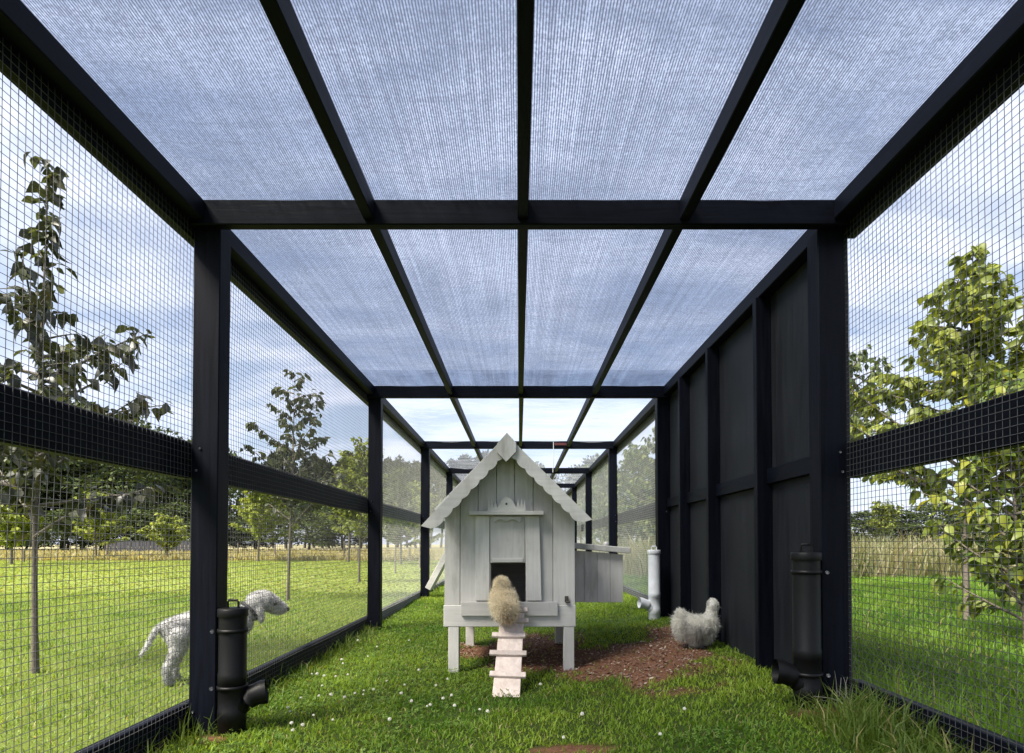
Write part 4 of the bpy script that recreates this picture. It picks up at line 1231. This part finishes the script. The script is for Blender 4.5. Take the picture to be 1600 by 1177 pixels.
# wood chips on the bare soil
g = np.random.default_rng(77)
n = 9000
x = g.uniform(-.6, 1.35, n); y = g.uniform(2.9, 5.3, n)
k = dirt(x, y) > g.random(n) * .9 + .1; x, y = x[k], y[k]; n = len(x)
a = g.uniform(0, 6.283, n); l = g.uniform(.003, .011, n); w = g.uniform(.002, .006, n)
U = np.stack([np.cos(a), np.sin(a), g.normal(0, .35, n)], -1) * l[:, None]; W = np.stack([-np.sin(a), np.cos(a), g.normal(0, .35, n)], -1) * w[:, None]
C = np.stack([x, y, gz(x, y) + g.uniform(.001, .012, n)], -1); UPV = np.array([0, 0, .003])
V = np.stack([C - U - W, C + U - W, C + U + W, C - U + W, C + UPV + U * .2], 1).reshape(-1, 3)
i = np.arange(n)[:, None] * 5
F = np.concatenate([i + [[0, 1, 4]], i + [[1, 2, 4]], i + [[2, 3, 4]], i + [[3, 0, 4]]])
ci = g.random(n)[:, None] ** 5
c = np.array((.15, .072, .043)) * (1 - ci) + np.array((.50, .42, .33)) * ci
m, nt, out, N = new_mat('wood_chip'); at_ = N('ShaderNodeAttribute', attribute_name='tint'); bs = N('ShaderNodeBsdfPrincipled', {'Roughness': .9}); nt.links.new(at_.outputs['Color'], bs.inputs['Base Color']); nt.links.new(bs.outputs[0], out.inputs[0])
tag(obj('wood_chips', np_mesh('wood_chips', V, F, np.repeat(c, 5, 0)), m), 'brown wood chips and soil scattered around and under the henhouse', 'mulch', None, 'stuff')

ORD = ['first', 'second', 'third', 'fourth', 'fifth', 'sixth', 'seventh', 'eighth', 'ninth', 'tenth', 'eleventh', 'twelfth', 'thirteenth', 'fourteenth', 'fifteenth', 'sixteenth', 'seventeenth', 'eighteenth', 'nineteenth', 'twentieth', 'twenty-first', 'twenty-second', 'twenty-third', 'twenty-fourth']
for gname in ('far pine row', 'dark evergreens at far left', 'low bushes below far trees', 'eucalypts beyond the run', 'hedge trees across the right field'):
    mem = sorted([o for o in COL.objects if o.get('group') == gname], key=lambda o: o.location.x / o.location.y)
    for k_, o in enumerate(mem):
        o['label'] = o['label'] + ', ' + ORD[k_] + ' from left'
# ------------------------------------------------------------------ small things
T = Tubes()
for i in range(9):
    p = Vector((1.30 + rc.uniform(-.06, .08), 2.38 + rc.uniform(-.04, .05), gz1(1.3, 2.38) + .01)); d = Vector((rc.uniform(-.5, .3), rc.uniform(-.4, .1), rc.uniform(.15, .9))).normalized()
    P = [p]
    for k in range(4): d = (d + Vector((rc.gauss(0, .2), rc.gauss(0, .2), rc.gauss(0, .15)))).normalized(); P.append(P[-1] + d * rc.uniform(.025, .05))
    T.add(P, [.003, .0027, .0022, .0017, .001], 5)
tag(obj('dead_twigs', T.mesh('dead_twigs'), TWIG, None, True), 'tangle of dry grey twigs at the foot of the right post', 'twigs')

E = empty('hanging_cord', tuple(px(865, 694, 8.16)), 'white cord with red tape hanging from the third cross beam', 'cord')
T = Tubes(); a = px(865, 690, 8.15); b = px(864, 738, 8.15)
T.add([a, a.lerp(b, .5) + Vector((.006, 0, 0)), b], .006, 6)
obj('cord', T.mesh('cord'), CORD, E, True)
T = Tubes(); T.add([b, b + Vector((0, 0, -.06)), b + Vector((.02, 0, -.09)), b + Vector((.04, 0, -.07))], .007, 6); obj('hook', T.mesh('hook'), DARK, E, True)
a = px(866, 691.5, 8.155); b = px(886, 695.5, 8.155)
box('red_tape', (a.x, b.x, 8.157, 8.1635, b.z, a.z), REDT, E, .001)

E = empty('leaning_plank', (-1.2, 8.3, 0.05), 'pale painted plank leaning up behind henhouse at the left', 'plank')
p0 = px(669, 920, 8.1); p1 = p0 + (px(697, 868, 8.1) - p0) * 2.6
d = (p1 - p0); L_ = d.length; d.normalize(); sdv = Vector((0, 1, 0)); upv = d.cross(sdv).normalized()
M = Matrix(((d.x, sdv.x, upv.x, p0.x), (d.y, sdv.y, upv.y, p0.y), (d.z, sdv.z, upv.z, p0.z), (0, 0, 0, 1)))
box('plank', (0, L_, -.05, .30, -.04, .04), WHT['x'], E, .004, M)
box('support_leg', (p1.x - .03, p1.x + .03, 8.1, 8.16, -.05, p1.z - .05), WHT['z'], E, .004)
